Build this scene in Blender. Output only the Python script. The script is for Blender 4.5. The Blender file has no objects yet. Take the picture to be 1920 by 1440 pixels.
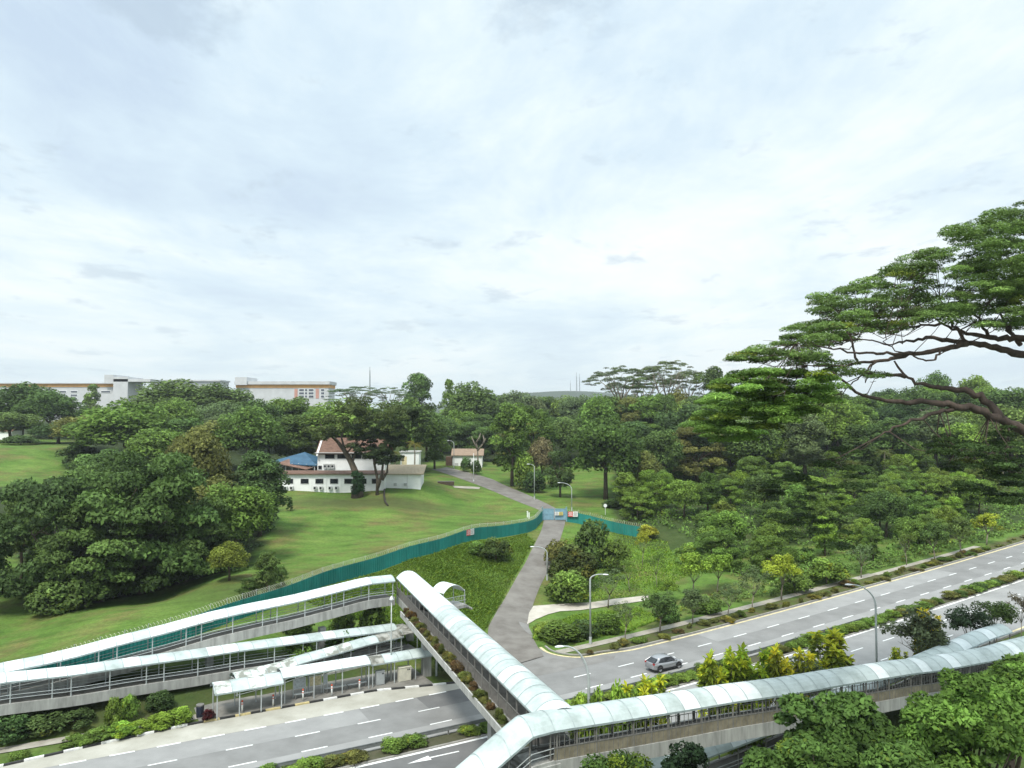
import bpy, bmesh, math, random
import numpy as np
from mathutils import Vector, Matrix
random.seed(7); rng = np.random.default_rng(11)
SC = bpy.context.scene; COL = SC.collection

# ------------------------------------------------------------------ camera, sky, sun
CAMZ = 28.5; F = 1440.0; PITCH = math.atan(60/1440.0)
cd = bpy.data.cameras.new('camera'); cam = bpy.data.objects.new('camera', cd); COL.objects.link(cam)
cam.location = (0, 0, CAMZ); cam.rotation_euler = (math.pi/2+PITCH, 0, 0)
cd.sensor_width = 36; cd.lens = 36*F/1920; cd.clip_start = .5; cd.clip_end = 30000
SC.camera = cam
SUN_EL, SUN_AZ = math.radians(58), math.radians(200)     # azimuth clockwise from +Y
w = bpy.data.worlds.new('World'); SC.world = w; w.use_nodes = True
nt = w.node_tree; nt.nodes.clear()
def N(t, **k):
    n = nt.nodes.new(t)
    for a, b in k.items(): setattr(n, a, b)
    return n
def link(a, b): nt.links.new(a, b)
def math_(op, a, b=None, c=None):
    n = N('ShaderNodeMath', operation=op)
    for i, v in enumerate((a, b, c)):
        if v is None: continue
        if isinstance(v, (int, float)): n.inputs[i].default_value = v
        else: link(v, n.inputs[i])
    return n.outputs[0]
def build_world():
    sky = N('ShaderNodeTexSky', sky_type='NISHITA'); sky.sun_disc = False
    sky.sun_elevation = SUN_EL; sky.sun_rotation = SUN_AZ
    tc = N('ShaderNodeTexCoord'); sep = N('ShaderNodeSeparateXYZ'); link(tc.outputs['Generated'], sep.inputs[0])
    zc = math_('ADD', math_('MAXIMUM', sep.outputs[2], 0.0), .10)
    cb = N('ShaderNodeCombineXYZ')
    link(math_('DIVIDE', sep.outputs[0], zc), cb.inputs[0]); link(math_('DIVIDE', sep.outputs[1], zc), cb.inputs[1])
    def cloud(scale, detail, rough, dist, off, stretch=(1, 1, 1), rot=0):
        mp = N('ShaderNodeMapping'); mp.inputs['Location'].default_value = off; mp.inputs['Scale'].default_value = stretch
        mp.inputs['Rotation'].default_value = (0, 0, rot)
        link(cb.outputs[0], mp.inputs[0])
        n = N('ShaderNodeTexNoise'); n.inputs['Scale'].default_value = scale; n.inputs['Detail'].default_value = detail
        n.inputs['Roughness'].default_value = rough; n.inputs['Distortion'].default_value = dist
        link(mp.outputs[0], n.inputs['Vector']); return n.outputs['Fac']
    def ramp(fac, stops):
        r = N('ShaderNodeValToRGB'); link(fac, r.inputs[0]); e = r.color_ramp.elements
        while len(e) < len(stops): e.new(.5)
        for i, (p, c) in enumerate(stops): e[i].position = p; e[i].color = (*c, 1)
        return r.outputs[0]
    big = cloud(.46, 11, .56, .45, (3.6, 2.3, 0), (1.0, .8, 1), .5)
    fine = cloud(1.3, 12, .66, .4, (.4, 5.2, 0), (1, .55, 1), -.35)
    mixf = math_('ADD', math_('MULTIPLY', big, .64), math_('MULTIPLY', fine, .36))
    # cloud sheet: blue-grey hollows, near-white lit tops (radiance units of the Nishita sky before the 0.1 strength)
    c1 = ramp(mixf, [(.37, (5.2, 6.35, 7.6)), (.44, (6.15, 7.4, 8.3)), (.49, (7.25, 8.3, 8.75)), (.535, (8.3, 9.0, 9.15)), (.60, (9.3, 9.5, 9.3))])
    # small darker scraps of low cloud
    scr = cloud(2.6, 8, .62, .15, (7.7, 2.2, 0), (1, .8, 1), .9)
    sm = ramp(scr, [(.575, (0, 0, 0)), (.67, (1, 1, 1))])
    m1 = N('ShaderNodeMix', data_type='RGBA'); link(math_('MULTIPLY', sm, .55), m1.inputs[0]); link(c1, m1.inputs[6]); m1.inputs[7].default_value = (4.2, 5.2, 6.2, 1)
    # thin white veil towards the horizon
    hz = ramp(sep.outputs[2], [(.0, (1, 1, 1)), (.16, (.35, .35, .35)), (.4, (0, 0, 0))])
    m2 = N('ShaderNodeMix', data_type='RGBA'); link(math_('MULTIPLY', hz, .62), m2.inputs[0]); link(m1.outputs[2], m2.inputs[6]); m2.inputs[7].default_value = (7.3, 8.0, 8.15, 1)
    m3 = N('ShaderNodeMix', data_type='RGBA'); m3.inputs[0].default_value = .93; link(sky.outputs[0], m3.inputs[6]); link(m2.outputs[2], m3.inputs[7])
    # an overcast sky is brighter overhead than at the horizon
    zen = math_('ADD', 1.0, math_('MULTIPLY', math_('MAXIMUM', math_('SUBTRACT', sep.outputs[2], .52), 0.0), 2.8))
    vm = N('ShaderNodeVectorMath', operation='SCALE'); link(m3.outputs[2], vm.inputs[0]); link(zen, vm.inputs['Scale'])
    bg = N('ShaderNodeBackground'); bg.inputs[1].default_value = .1; link(vm.outputs[0], bg.inputs[0])
    out = N('ShaderNodeOutputWorld'); link(bg.outputs[0], out.inputs[0])
build_world()
sl = bpy.data.lights.new('sun', 'SUN'); sl.energy = 3.4; sl.angle = math.radians(14); sl.color = (1, .96, .88)
so = bpy.data.objects.new('sun', sl); COL.objects.link(so); so.location = (0, 0, 200)
sd = Vector((math.sin(SUN_AZ)*math.cos(SUN_EL), math.cos(SUN_AZ)*math.cos(SUN_EL), math.sin(SUN_EL)))
so.rotation_euler = sd.to_track_quat('Z', 'Y').to_euler()
SC.view_settings.view_transform = 'Standard'; SC.view_settings.look = 'None'; SC.view_settings.exposure = 0.3; SC.view_settings.gamma = 1
SC.cycles.max_bounces = 6; SC.cycles.diffuse_bounces = 3; SC.cycles.transparent_max_bounces = 8; SC.cycles.volume_bounces = 0
SC.cycles.transmission_bounces = 4; SC.cycles.glossy_bounces = 3

# ------------------------------------------------------------------ surveying: photograph bearings -> places in the world
def ray(px, py):
    u = (px-960)/F; v = -(py-720)/F
    return np.array([u, math.cos(PITCH)-v*math.sin(PITCH), math.sin(PITCH)+v*math.cos(PITCH)])
def W(px, py, z=0.):
    r = ray(px, py); t = (z-CAMZ)/r[2]; return np.array([r[0]*t, r[1]*t, z])
def D(px, py, d):
    r = ray(px, py); t = d/r[1]; return np.array([r[0]*t, d, CAMZ+r[2]*t])
def PL(px, py, A, B):
    r = ray(px, py); A = np.array(A[:2], float); d = np.array(B[:2], float)-A
    t, _ = np.linalg.solve(np.array([[r[0], -d[0]], [r[1], -d[1]]]), A)
    return np.array([r[0]*t, r[1]*t, CAMZ+r[2]*t])
def proj(x, y, z):
    dz = z-CAMZ; c, s = math.cos(PITCH), math.sin(PITCH)
    fw = y*c+dz*s; up = -y*s+dz*c
    return 960+F*x/fw, 720-F*up/fw
# the main road: a curve surveyed from its lane lines, s along it and off to its left
TH = math.radians(35); UC, US = math.cos(TH), math.sin(TH)
CC = np.array([-6.54052063e-08, 3.06930386e-04, -1.21624707e-01, 7.08253906e+01]); DC = np.polyder(CC)
def zr(s):
    t = np.maximum(0, np.asarray(s, float)-30.)
    return np.where(t < 50, .0005*t*t, 1.25+.05*(t-50))
def RP(s, off, dz=0.):
    k = float(np.polyval(DC, s)); n = math.hypot(1, k)
    s2 = s-off*k/n; t2 = float(np.polyval(CC, s))+off/n
    return np.array([s2*UC-t2*US, s2*US+t2*UC, float(zr(s))+dz])
def SO(x, y):
    s = x*UC+y*US; t = -x*US+y*UC; s0 = np.array(s, float)
    for _ in range(8):
        k = np.polyval(DC, s0)
        s0 = s0+((s-s0)+(t-np.polyval(CC, s0))*k)/(1+k*k)
    k = np.polyval(DC, s0); n = np.sqrt(1+k*k)
    return s0, (t-np.polyval(CC, s0))/n-(s-s0)*k/n
def RD(s, off=0):
    k = float(np.polyval(DC, s)); v = np.array([1, k]); v /= np.linalg.norm(v)
    return np.array([v[0]*UC-v[1]*US, v[0]*US+v[1]*UC])

# ------------------------------------------------------------------ terrain heights
CP = []
def cpx(px, py, d): p = D(px, py, d); CP.append(tuple(p))
def cxy(x, y, z): CP.append((x, y, z))
for s in range(-40, 260, 20):
    for o in (-34, -22, -8, 5, 12):
        p = RP(s, o); cxy(p[0], p[1], p[2])
for px, py, d in [(640,1090,114),(760,1052,126),(880,1015,140),(990,1000,156),(1037,977,165),(960,1100,121.5),(1030,1000,156),
    (700,950,171),(700,1000,149),(900,960,178),(560,1040,132),(300,1130,108),(60,1180,98),(0,1000,140),(0,880,215),(60,830,265),(120,1150,100),(420,1080,110),
    (540,919,186),(710,917,187),(790,912,190),(670,932,182),(720,945,175),(820,940,184),
    (1030,955,180),(960,925,201),(900,900,220),(830,880,238),(875,872,250),(950,905,222),
    (1100,1180,105.8),(1230,1050,141),(1130,1000,162),(1150,940,195),(1400,980,162),(1300,1080,128),(1250,930,200),(1500,1040,146),
    (1880,940,182),(1700,960,178),(1500,900,215),(1080,940,188),(1200,890,232)]: cpx(px, py, d)
for X, Y, z in [(-120,100,8),(-200,150,14),(-150,230,18),(-60,270,15),(0,290,14),(80,280,15),(150,260,18),(220,250,20),(0,360,17),(-120,360,20),(120,360,19),
    (-250,400,22),(250,360,24),(0,460,19),(-200,520,24),(200,500,24),(330,300,22),(-100,40,2),(0,20,0),(60,30,0),(120,60,4),(200,120,8),(0,560,17),(-330,300,20)]: cxy(X, Y, z)
for px, py, d in [(60,1245,74),(215,1205,80),(390,1147,88),(500,1112,97)]: q = D(px,py,d); cxy(q[0],q[1],q[2]-2.25)
CP = np.array(CP)
def tps_fit(P):
    n = len(P); d = np.hypot(P[:,None,0]-P[None,:,0], P[:,None,1]-P[None,:,1])/100
    K = np.where(d > 0, d*d*np.log(np.maximum(d, 1e-9)), 0)+np.eye(n)*2e-3
    Q = np.c_[np.ones(n), P[:,:2]/100]
    A = np.block([[K, Q], [Q.T, np.zeros((3,3))]])
    return np.linalg.solve(A, np.r_[P[:,2], 0, 0, 0])
TW = tps_fit(CP)
def sstep(a, b, x): t = np.clip((x-a)/(b-a), 0, 1); return t*t*(3-2*t)
def terrain(x, y):
    x = np.atleast_1d(np.asarray(x, float)); y = np.atleast_1d(np.asarray(y, float))
    xc = np.clip(x, -420, 420); yc = np.clip(y, -10, 600)
    d = np.hypot(xc[:,None]-CP[None,:,0], yc[:,None]-CP[None,:,1])/100
    z = np.where(d > 0, d*d*np.log(np.maximum(d, 1e-9)), 0)@TW[:-3]+TW[-3]+TW[-2]*xc/100+TW[-1]*yc/100
    z = np.clip(z, -1, 32)
    z = z+.25*np.sin(x*.11+1.3*np.sin(y*.05))*np.sin(y*.09+.7)+.1*np.sin(x*.37+y*.21)
    far = sstep(420, 900, np.maximum(np.abs(x), y-150)); z = z*(1-far)+16*far
    s, o = SO(x, y); rz = zr(np.clip(s, -80, 320))
    inside = sstep(-40, -24, o)*(1-sstep(9, 16, o)); z = z*(1-inside)+(rz-.0)*inside
    bed = sstep(-21.5, -19.6, o)*(1-sstep(3.6, 4.6, o)); bay = sstep(-12, -6, s)*(1-sstep(42, 46, s))*(1-sstep(7.2, 7.6, o))*sstep(-21.5, -19.6, o)
    z = np.where(np.maximum(bed, bay) > .02, rz-.15*np.maximum(bed, bay), z)
    return z
def TZ(x, y): return float(terrain(x, y)[0])
def G(px, py):
    """where the bearing of a pixel meets the ground"""
    r = ray(px, py); ts = np.arange(40, 900, 1.0)
    P = ts[:,None]*r[None,:]; h = P[:,2]+CAMZ-terrain(P[:,0], P[:,1])
    i = np.argmax(h < 0)
    if h[i] >= 0: i = len(ts)-1
    a, b = ts[max(i-1,0)], ts[i]
    for _ in range(12):
        m = (a+b)/2; p = r*m
        if p[2]+CAMZ < TZ(p[0], p[1]): b = m
        else: a = m
    p = r*b; return np.array([p[0], p[1], p[2]+CAMZ])

# ------------------------------------------------------------------ materials
MATS = {}
def mat(name, col, rough=.7, var=.15, scale=3., col2=None, metal=0., bump=0., spec=.3, stretch=(1,1,1), detail=6, lo=.35, hi=.65, coords='Position'):
    if name in MATS: return MATS[name]
    m = bpy.data.materials.new(name); m.use_nodes = True; t = m.node_tree; p = t.nodes['Principled BSDF']
    p.inputs['Roughness'].default_value = rough; p.inputs['Metallic'].default_value = metal; p.inputs['Specular IOR Level'].default_value = spec
    g = t.nodes.new('ShaderNodeNewGeometry'); mp = t.nodes.new('ShaderNodeMapping'); mp.inputs['Scale'].default_value = stretch
    t.links.new(g.outputs['Position'], mp.inputs[0])
    n = t.nodes.new('ShaderNodeTexNoise'); n.inputs['Scale'].default_value = scale; n.inputs['Detail'].default_value = detail; n.inputs['Roughness'].default_value = .62
    t.links.new(mp.outputs[0], n.inputs['Vector'])
    r = t.nodes.new('ShaderNodeValToRGB'); e = r.color_ramp.elements
    c2 = col2 or tuple(c*(1+var) for c in col); c1 = tuple(c*(1-var) for c in col) if col2 is None else col
    e[0].position = lo; e[0].color = (*c1, 1); e[1].position = hi; e[1].color = (*c2, 1)
    t.links.new(n.outputs['Fac'], r.inputs[0]); t.links.new(r.outputs[0], p.inputs['Base Color'])
    if bump:
        b = t.nodes.new('ShaderNodeBump'); b.inputs['Strength'].default_value = bump; b.inputs['Distance'].default_value = .05
        t.links.new(n.outputs['Fac'], b.inputs['Height']); t.links.new(b.outputs[0], p.inputs['Normal'])
    MATS[name] = m; return m
def foliage(name='foliage', trans=.36):
    if name in MATS: return MATS[name]
    m = bpy.data.materials.new(name); m.use_nodes = True; t = m.node_tree; p = t.nodes['Principled BSDF']
    p.inputs['Roughness'].default_value = .55; p.inputs['Specular IOR Level'].default_value = .10
    oi = t.nodes.new('ShaderNodeObjectInfo'); at = t.nodes.new('ShaderNodeAttribute'); at.attribute_name = 'tone'
    vm = t.nodes.new('ShaderNodeVectorMath'); vm.operation = 'SCALE'
    t.links.new(oi.outputs['Color'], vm.inputs[0]); t.links.new(at.outputs['Fac'], vm.inputs['Scale'])
    a2 = t.nodes.new('ShaderNodeAttribute'); a2.attribute_name = 'warm'
    hs = t.nodes.new('ShaderNodeMix'); hs.data_type = 'RGBA'; hs.blend_type = 'MULTIPLY'
    hs.inputs[7].default_value = (1.55, 1.16, .6, 1); t.links.new(a2.outputs['Fac'], hs.inputs[0]); t.links.new(vm.outputs[0], hs.inputs[6])
    t.links.new(hs.outputs[2], p.inputs['Base Color'])
    tr = t.nodes.new('ShaderNodeBsdfTranslucent'); t.links.new(hs.outputs[2], tr.inputs[0])
    mx = t.nodes.new('ShaderNodeMixShader'); mx.inputs[0].default_value = trans
    t.links.new(p.outputs[0], mx.inputs[1]); t.links.new(tr.outputs[0], mx.inputs[2])
    t.links.new(mx.outputs[0], t.nodes['Material Output'].inputs[0])
    MATS[name] = m; return m
FOL = foliage()
BARK = mat('bark', (.09,.07,.05), .9, .35, 4, stretch=(1,1,.3))
BARKP = mat('pale_bark', (.22,.19,.15), .9, .3, 4, stretch=(1,1,.3))
CONC = mat('weathered_concrete', (.24,.24,.225), .85, .3, 1.2, stretch=(1.6,1.6,.25), bump=.15, col2=(.40,.40,.375))
CONCD = mat('dark_concrete', (.13,.13,.12), .85, .3, 1.0, stretch=(1.6,1.6,.25), col2=(.24,.235,.215))
DECK = mat('deck_floor', (.15,.14,.125), .85, .25, .8)
ROOFM = mat('translucent_roof_sheet', (.28,.33,.315), .45, .1, .6, col2=(.46,.525,.515), spec=.35, lo=.28, hi=.58, detail=12)
ROOFW = mat('white_roof_sheet', (.50,.55,.545), .5, .1, .6, col2=(.66,.71,.705), lo=.3, hi=.55, detail=12, spec=.3)
ROOFD = mat('mouldy_roof_sheet', (.22,.23,.2), .6, .3, .9, col2=(.62,.67,.64), lo=.42, hi=.56)
ROOFX = mat('stained_roof_sheet', (.12,.12,.10), .7, .3, 1.2, col2=(.36,.36,.33), lo=.4, hi=.6)
SEAM = mat('roof_seam', (.30,.35,.35), .5, .2, 2)
STEEL = mat('galvanised_steel', (.42,.45,.45), .45, .15, 3, metal=.2)
STEELD = mat('grey_painted_steel', (.16,.155,.145), .55, .2, 3)
BRONZE = mat('brown_mesh_panel', (.20,.175,.125), .7, .25, 1.5)
WHITE = mat('white_wall_paint', (.78,.79,.78), .7, .05, .7)
GLASS = mat('dark_window_glass', (.015,.018,.022), .12, .3, 1, spec=.6)
TEAL = mat('teal_fence_sheet', (.012,.165,.145), .55, .2, .4, col2=(.022,.235,.21), stretch=(1,1,.3))
ROADPAINT = mat('white_road_paint', (.72,.73,.72), .7, .12, 2.5)
YELLOW = mat('yellow_road_paint', (.56,.48,.28), .75, .2, 2)

# ------------------------------------------------------------------ mesh helpers
class MB:
    def __init__(s): s.v = []; s.f = []; s.mi = []; s.cur = 0
    def add(s, vs, fs):
        b = len(s.v); s.v.extend([tuple(map(float, q)) for q in vs]); s.f.extend([tuple(b+i for i in f) for f in fs]); s.mi.extend([s.cur]*len(fs)); return s
    def box(s, c, size, rz=0., axes=None):
        c = np.array(c, float); hx, hy, hz = [q/2 for q in size]
        if axes is None: X = np.array([math.cos(rz), math.sin(rz), 0]); Y = np.array([-math.sin(rz), math.cos(rz), 0]); Z = np.array([0,0,1.])
        else: X, Y, Z = axes
        vs = [c+X*a*hx+Y*b*hy+Z*d*hz for d in (-1,1) for a, b in ((-1,-1),(1,-1),(1,1),(-1,1))]
        return s.add(vs, [(3,2,1,0),(4,5,6,7),(0,1,5,4),(1,2,6,5),(2,3,7,6),(3,0,4,7)])
    def bar(s, a, b, w, h):
        """rectangular bar from a to b, w wide (sideways), h high"""
        a = np.array(a, float); b = np.array(b, float); d = b-a; L = np.linalg.norm(d); X = d/L
        up = np.array([0,0,1.]) if abs(X[2]) < .95 else np.array([1.,0,0])
        Y = np.cross(up, X); Y /= np.linalg.norm(Y); Z = np.cross(X, Y)
        return s.box((a+b)/2, (L, w, h), axes=(X, Y, Z))
    def tube(s, pts, rad, n=8, cap=True):
        pts = [np.array(p, float) for p in pts]; m = len(pts)
        rad = [rad]*m if np.isscalar(rad) else rad
        ref = None; vs = []
        for i, p in enumerate(pts):
            t = pts[min(i+1, m-1)]-pts[max(i-1, 0)]; t = t/(np.linalg.norm(t)+1e-9)
            if ref is None: ref = np.array([1.,0,0]) if abs(t[0]) < .8 else np.array([0,1.,0])
            a = ref-t*(ref@t); a /= np.linalg.norm(a); b = np.cross(t, a); ref = a
            for k in range(n):
                q = 2*math.pi*k/n; vs.append(p+(a*math.cos(q)+b*math.sin(q))*rad[i])
        fs = [(i*n+k, i*n+(k+1)%n, (i+1)*n+(k+1)%n, (i+1)*n+k) for i in range(m-1) for k in range(n)]
        if cap: fs += [tuple(range(n-1,-1,-1)), tuple((m-1)*n+k for k in range(n))]
        return s.add(vs, fs)
    def prism(s, poly, z0, z1):
        n = len(poly); vs = [(p[0], p[1], z0) for p in poly]+[(p[0], p[1], z1) for p in poly]
        return s.add(vs, [tuple(range(n-1,-1,-1)), tuple(range(n,2*n))]+[(i, (i+1)%n, n+(i+1)%n, n+i) for i in range(n)])
    def build(s, name, mats, parent=None, smooth=False):
        me = bpy.data.meshes.new(name)
        off = np.zeros(3)
        r = parent
        while r is not None: off += np.array(r.location); r = r.parent
        V = np.array(s.v)-off
        me.from_pydata(V.tolist(), [], s.f)
        for m in (mats if isinstance(mats, (list, tuple)) else [mats]): me.materials.append(m)
        if max(s.mi, default=0): me.polygons.foreach_set('material_index', s.mi)
        if smooth: me.polygons.foreach_set('use_smooth', [True]*len(s.f))
        me.update()
        o = bpy.data.objects.new(name, me); COL.objects.link(o)
        if parent is not None: o.parent = parent
        return o
def tag(o, label=None, cat=None, group=None, kind=None):
    if label: o['label'] = label
    if cat: o['category'] = cat
    if group: o['group'] = group
    if kind: o['kind'] = kind
    return o
def thing(name, loc, label, cat, group=None):
    o = bpy.data.objects.new(name, None); COL.objects.link(o); o.location = tuple(map(float, loc)); o.empty_display_size = .3
    return tag(o, label, cat, group)
def structure(o): o['kind'] = 'structure'; return o

# ------------------------------------------------------------------ ground sheet, roads, pavements
def axis(lo, hi, step, ext, grow=1.25):
    a = list(np.arange(lo, hi+.1, step)); st = step; x = lo
    while x > -ext: st *= grow; x -= st; a.insert(0, x)
    st = step; x = hi
    while x < ext: st *= grow; x += st; a.append(x)
    return np.array(a)
def inpoly(x, y, P):
    P = np.array(P)[:, :2]; r = np.zeros(x.shape, bool); j = len(P)-1
    for i in range(len(P)):
        c = ((P[i,1] > y) != (P[j,1] > y)) & (x < (P[j,0]-P[i,0])*(y-P[i,1])/(P[j,1]-P[i,1]+1e-12)+P[i,0]); r ^= c; j = i
    return r
def build_ground():
    xs = axis(-90, 110, 1.7, 7000, 1.12); ys = axis(40, 215, 1.7, 7000, 1.12)
    ys = ys[ys > -160]
    X, Y = np.meshgrid(xs, ys); x = X.ravel(); y = Y.ravel()
    z = np.concatenate([terrain(x[i:i+4000], y[i:i+4000]) for i in range(0, len(x), 4000)])
    # far hill with the masts
    hill = 105*np.exp(-(((x-330)/620)**2+((y-3400)/380)**2))+62*np.exp(-(((x-60)/520)**2+((y-3200)/300)**2))
    z = z+hill
    nx, ny = len(xs), len(ys)
    i = np.arange(nx*ny).reshape(ny, nx)
    q = np.stack([i[:-1,:-1], i[:-1,1:], i[1:,1:], i[1:,:-1]], -1).reshape(-1, 4)
    me = bpy.data.meshes.new('ground'); me.from_pydata(np.c_[x,y,z].tolist(), [], q.tolist())
    me.polygons.foreach_set('use_smooth', [True]*len(q))
    m = bpy.data.materials.new('grass_ground'); m.use_nodes = True; t = m.node_tree; p = t.nodes['Principled BSDF']
    p.inputs['Roughness'].default_value = .9; p.inputs['Specular IOR Level'].default_value = .1
    g = t.nodes.new('ShaderNodeNewGeometry')
    def noise(s, d=8, r=.6, st=(1,1,1)):
        mp = t.nodes.new('ShaderNodeMapping'); mp.inputs['Scale'].default_value = st; t.links.new(g.outputs['Position'], mp.inputs[0])
        n = t.nodes.new('ShaderNodeTexNoise'); n.inputs['Scale'].default_value = s; n.inputs['Detail'].default_value = d; n.inputs['Roughness'].default_value = r
        t.links.new(mp.outputs[0], n.inputs['Vector']); return n.outputs['Fac']
    def ramp(f, stops):
        r = t.nodes.new('ShaderNodeValToRGB'); t.links.new(f, r.inputs[0]); e = r.color_ramp.elements
        while len(e) < len(stops): e.new(.5)
        for k, (a, c) in enumerate(stops): e[k].position = a; e[k].color = (*c, 1)
        return r.outputs[0]
    def mix(f, a, b, bt='MIX'):
        n = t.nodes.new('ShaderNodeMix'); n.data_type = 'RGBA'; n.blend_type = bt
        for s_, v in ((0, f), (6, a), (7, b)):
            if isinstance(v, (int, float)): n.inputs[s_].default_value = v
            elif isinstance(v, tuple): n.inputs[s_].default_value = v
            else: t.links.new(v, n.inputs[s_])
        return n.outputs[2]
    lawn = ramp(noise(.09, 9, .66), [(.34, (.066,.126,.023)), (.5, (.090,.160,.030)), (.7, (.122,.182,.041))])
    dry = ramp(noise(.11, 6, .7), [(.47, (0,0,0)), (.70, (1,1,1))])
    c = mix(dry, lawn, (.135,.115,.045,1))
    fine = ramp(noise(2.2, 8, .75), [(.3, (.62,.62,.62)), (.7, (1.3,1.3,1.3))])
    c = mix(1.0, c, fine, 'MULTIPLY')
    c = mix(1.0, c, ramp(noise(.16, 5, .55, (1,2.6,1)), [(.36, (.74,.76,.72)), (.5, (1,1,1)), (.66, (1.16,1.12,1.1))]), 'MULTIPLY')  # stretched streaks: worn grass, and shading of the lawn's undulations painted into the colour
    c = mix(ramp(noise(.33, 10, .75), [(.60, (0,0,0)), (.74, (.75,.75,.75))]), c, (.15,.12,.06,1))
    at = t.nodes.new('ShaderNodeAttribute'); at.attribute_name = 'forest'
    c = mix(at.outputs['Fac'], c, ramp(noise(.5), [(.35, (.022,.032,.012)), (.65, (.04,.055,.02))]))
    a2 = t.nodes.new('ShaderNodeAttribute'); a2.attribute_name = 'verge'
    c = mix(a2.outputs['Fac'], c, ramp(noise(.8, 8, .7), [(.38, (.10,.085,.05)), (.52, (.075,.085,.03)), (.62, (.08,.11,.03))]))
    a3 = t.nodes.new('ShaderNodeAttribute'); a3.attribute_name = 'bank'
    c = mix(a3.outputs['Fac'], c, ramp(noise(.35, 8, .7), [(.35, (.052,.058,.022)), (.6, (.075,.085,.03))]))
    t.links.new(c, p.inputs['Base Color'])
    b = t.nodes.new('ShaderNodeBump'); b.inputs['Strength'].default_value = .5; b.inputs['Distance'].default_value = .15
    t.links.new(noise(3., 6, .7), b.inputs['Height']); t.links.new(b.outputs[0], p.inputs['Normal'])
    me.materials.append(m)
    s, o = SO(np.clip(x,-300,300), np.clip(y,0,500))
    px, py = proj(x, np.maximum(y, 20), z)
    fo = np.zeros(len(x))
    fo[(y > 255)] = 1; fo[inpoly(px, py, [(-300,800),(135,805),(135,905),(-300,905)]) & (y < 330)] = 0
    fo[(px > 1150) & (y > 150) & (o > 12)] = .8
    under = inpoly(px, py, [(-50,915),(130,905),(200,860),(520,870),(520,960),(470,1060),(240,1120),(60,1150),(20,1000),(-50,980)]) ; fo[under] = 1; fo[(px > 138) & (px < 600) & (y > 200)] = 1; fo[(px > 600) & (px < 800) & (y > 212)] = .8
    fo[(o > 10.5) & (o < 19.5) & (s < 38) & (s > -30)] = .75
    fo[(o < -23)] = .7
    ve = np.where((o > 3.5) & (o < 7.2) & (s > 50), 1., 0.); ve[(o < -19) & (o > -23)] = .5; ve[(o > 7) & (o < 12) & (s < 48)] = .35
    hx, hy = D(690,940,172)[:2]; bk = .85*np.exp(-(((x-hx)/20)**2+((y-hy-4)/6)**2)**2)+.5*np.exp(-((x+34)/16)**2-((y-104)/7)**2)  # band below the house: bare soil, with the slope's shading painted into its brown
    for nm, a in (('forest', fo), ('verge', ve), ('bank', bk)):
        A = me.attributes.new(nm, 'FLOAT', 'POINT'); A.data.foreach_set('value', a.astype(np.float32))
    ob = bpy.data.objects.new('ground', me); COL.objects.link(ob); structure(ob)
build_ground()

def ribbon(name, s0, s1, o0, o1, dz, m, step=1.5, kind='structure'):
    """a sheet following the road between two offsets (numbers or functions of s)"""
    b = MB(); ss = np.linspace(s0, s1, max(2, int(abs(s1-s0)/step)+1)); fo = lambda o, s: o(s) if callable(o) else o
    vs = []
    for s in ss: vs += [RP(s, fo(o0, s), dz), RP(s, fo(o1, s), dz)]
    b.add(vs, [(2*i, 2*i+2, 2*i+3, 2*i+1) for i in range(len(ss)-1)])
    return b.build(name, m)
ASPH = mat('asphalt', (.165,.165,.16), .88, .12, .35, col2=(.215,.215,.21), stretch=(1,1,1), detail=10, bump=.08)
ASPHL = mat('worn_asphalt', (.225,.225,.22), .88, .12, .4, col2=(.275,.275,.268), detail=10)
ASPHD = mat('new_asphalt', (.115,.115,.115), .88, .12, .4, col2=(.15,.15,.148), detail=10)
BAYC = mat('bus_bay_concrete', (.29,.28,.235), .85, .12, .3, col2=(.40,.388,.34), detail=9)
PAVE = mat('grey_pavement', (.13,.125,.11), .9, .2, .7, col2=(.22,.21,.19))
PATHM = mat('footpath_concrete', (.24,.22,.18), .9, .2, .8, col2=(.34,.32,.27))
structure(ribbon('main_road', -60, 300, -19.6, 4.2, 0., ASPH))
bayk = lambda s: float(np.interp(s, [-12, -2, 2, 9, 16, 34, 40, 47], [3.9, 4.9, 5.4, 6.4, 7.2, 7.3, 5.7, 4.1]))
structure(ribbon('bus_bay', -12, 46, 3.55, lambda s: bayk(s)-.02, .006, BAYC))
for nm, a in dict(worn_lane=[(-60,46,-6.0,-3.5), (-60,31,.05,3.5), (96,180,-6.0,-3.5), (75,128,-.1,3.6), (46,96,-6.,-3.5)]).items():
    for q in a: structure(ribbon('road_surface_patch', *q, .005, ASPHL))
structure(ribbon('road_surface_patch', 37, 45, .05, 3.5, .005, ASPHD)); structure(ribbon('road_surface_patch', 46.1, 49, -6., -3.5, .009, ASPHD))
structure(ribbon('near_carriageway', -60, 52, -19.5, -8.35, .005, ASPHD)); structure(ribbon('near_carriageway', 52, 300, -19.5, -8.35, .005, ASPHL))
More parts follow.
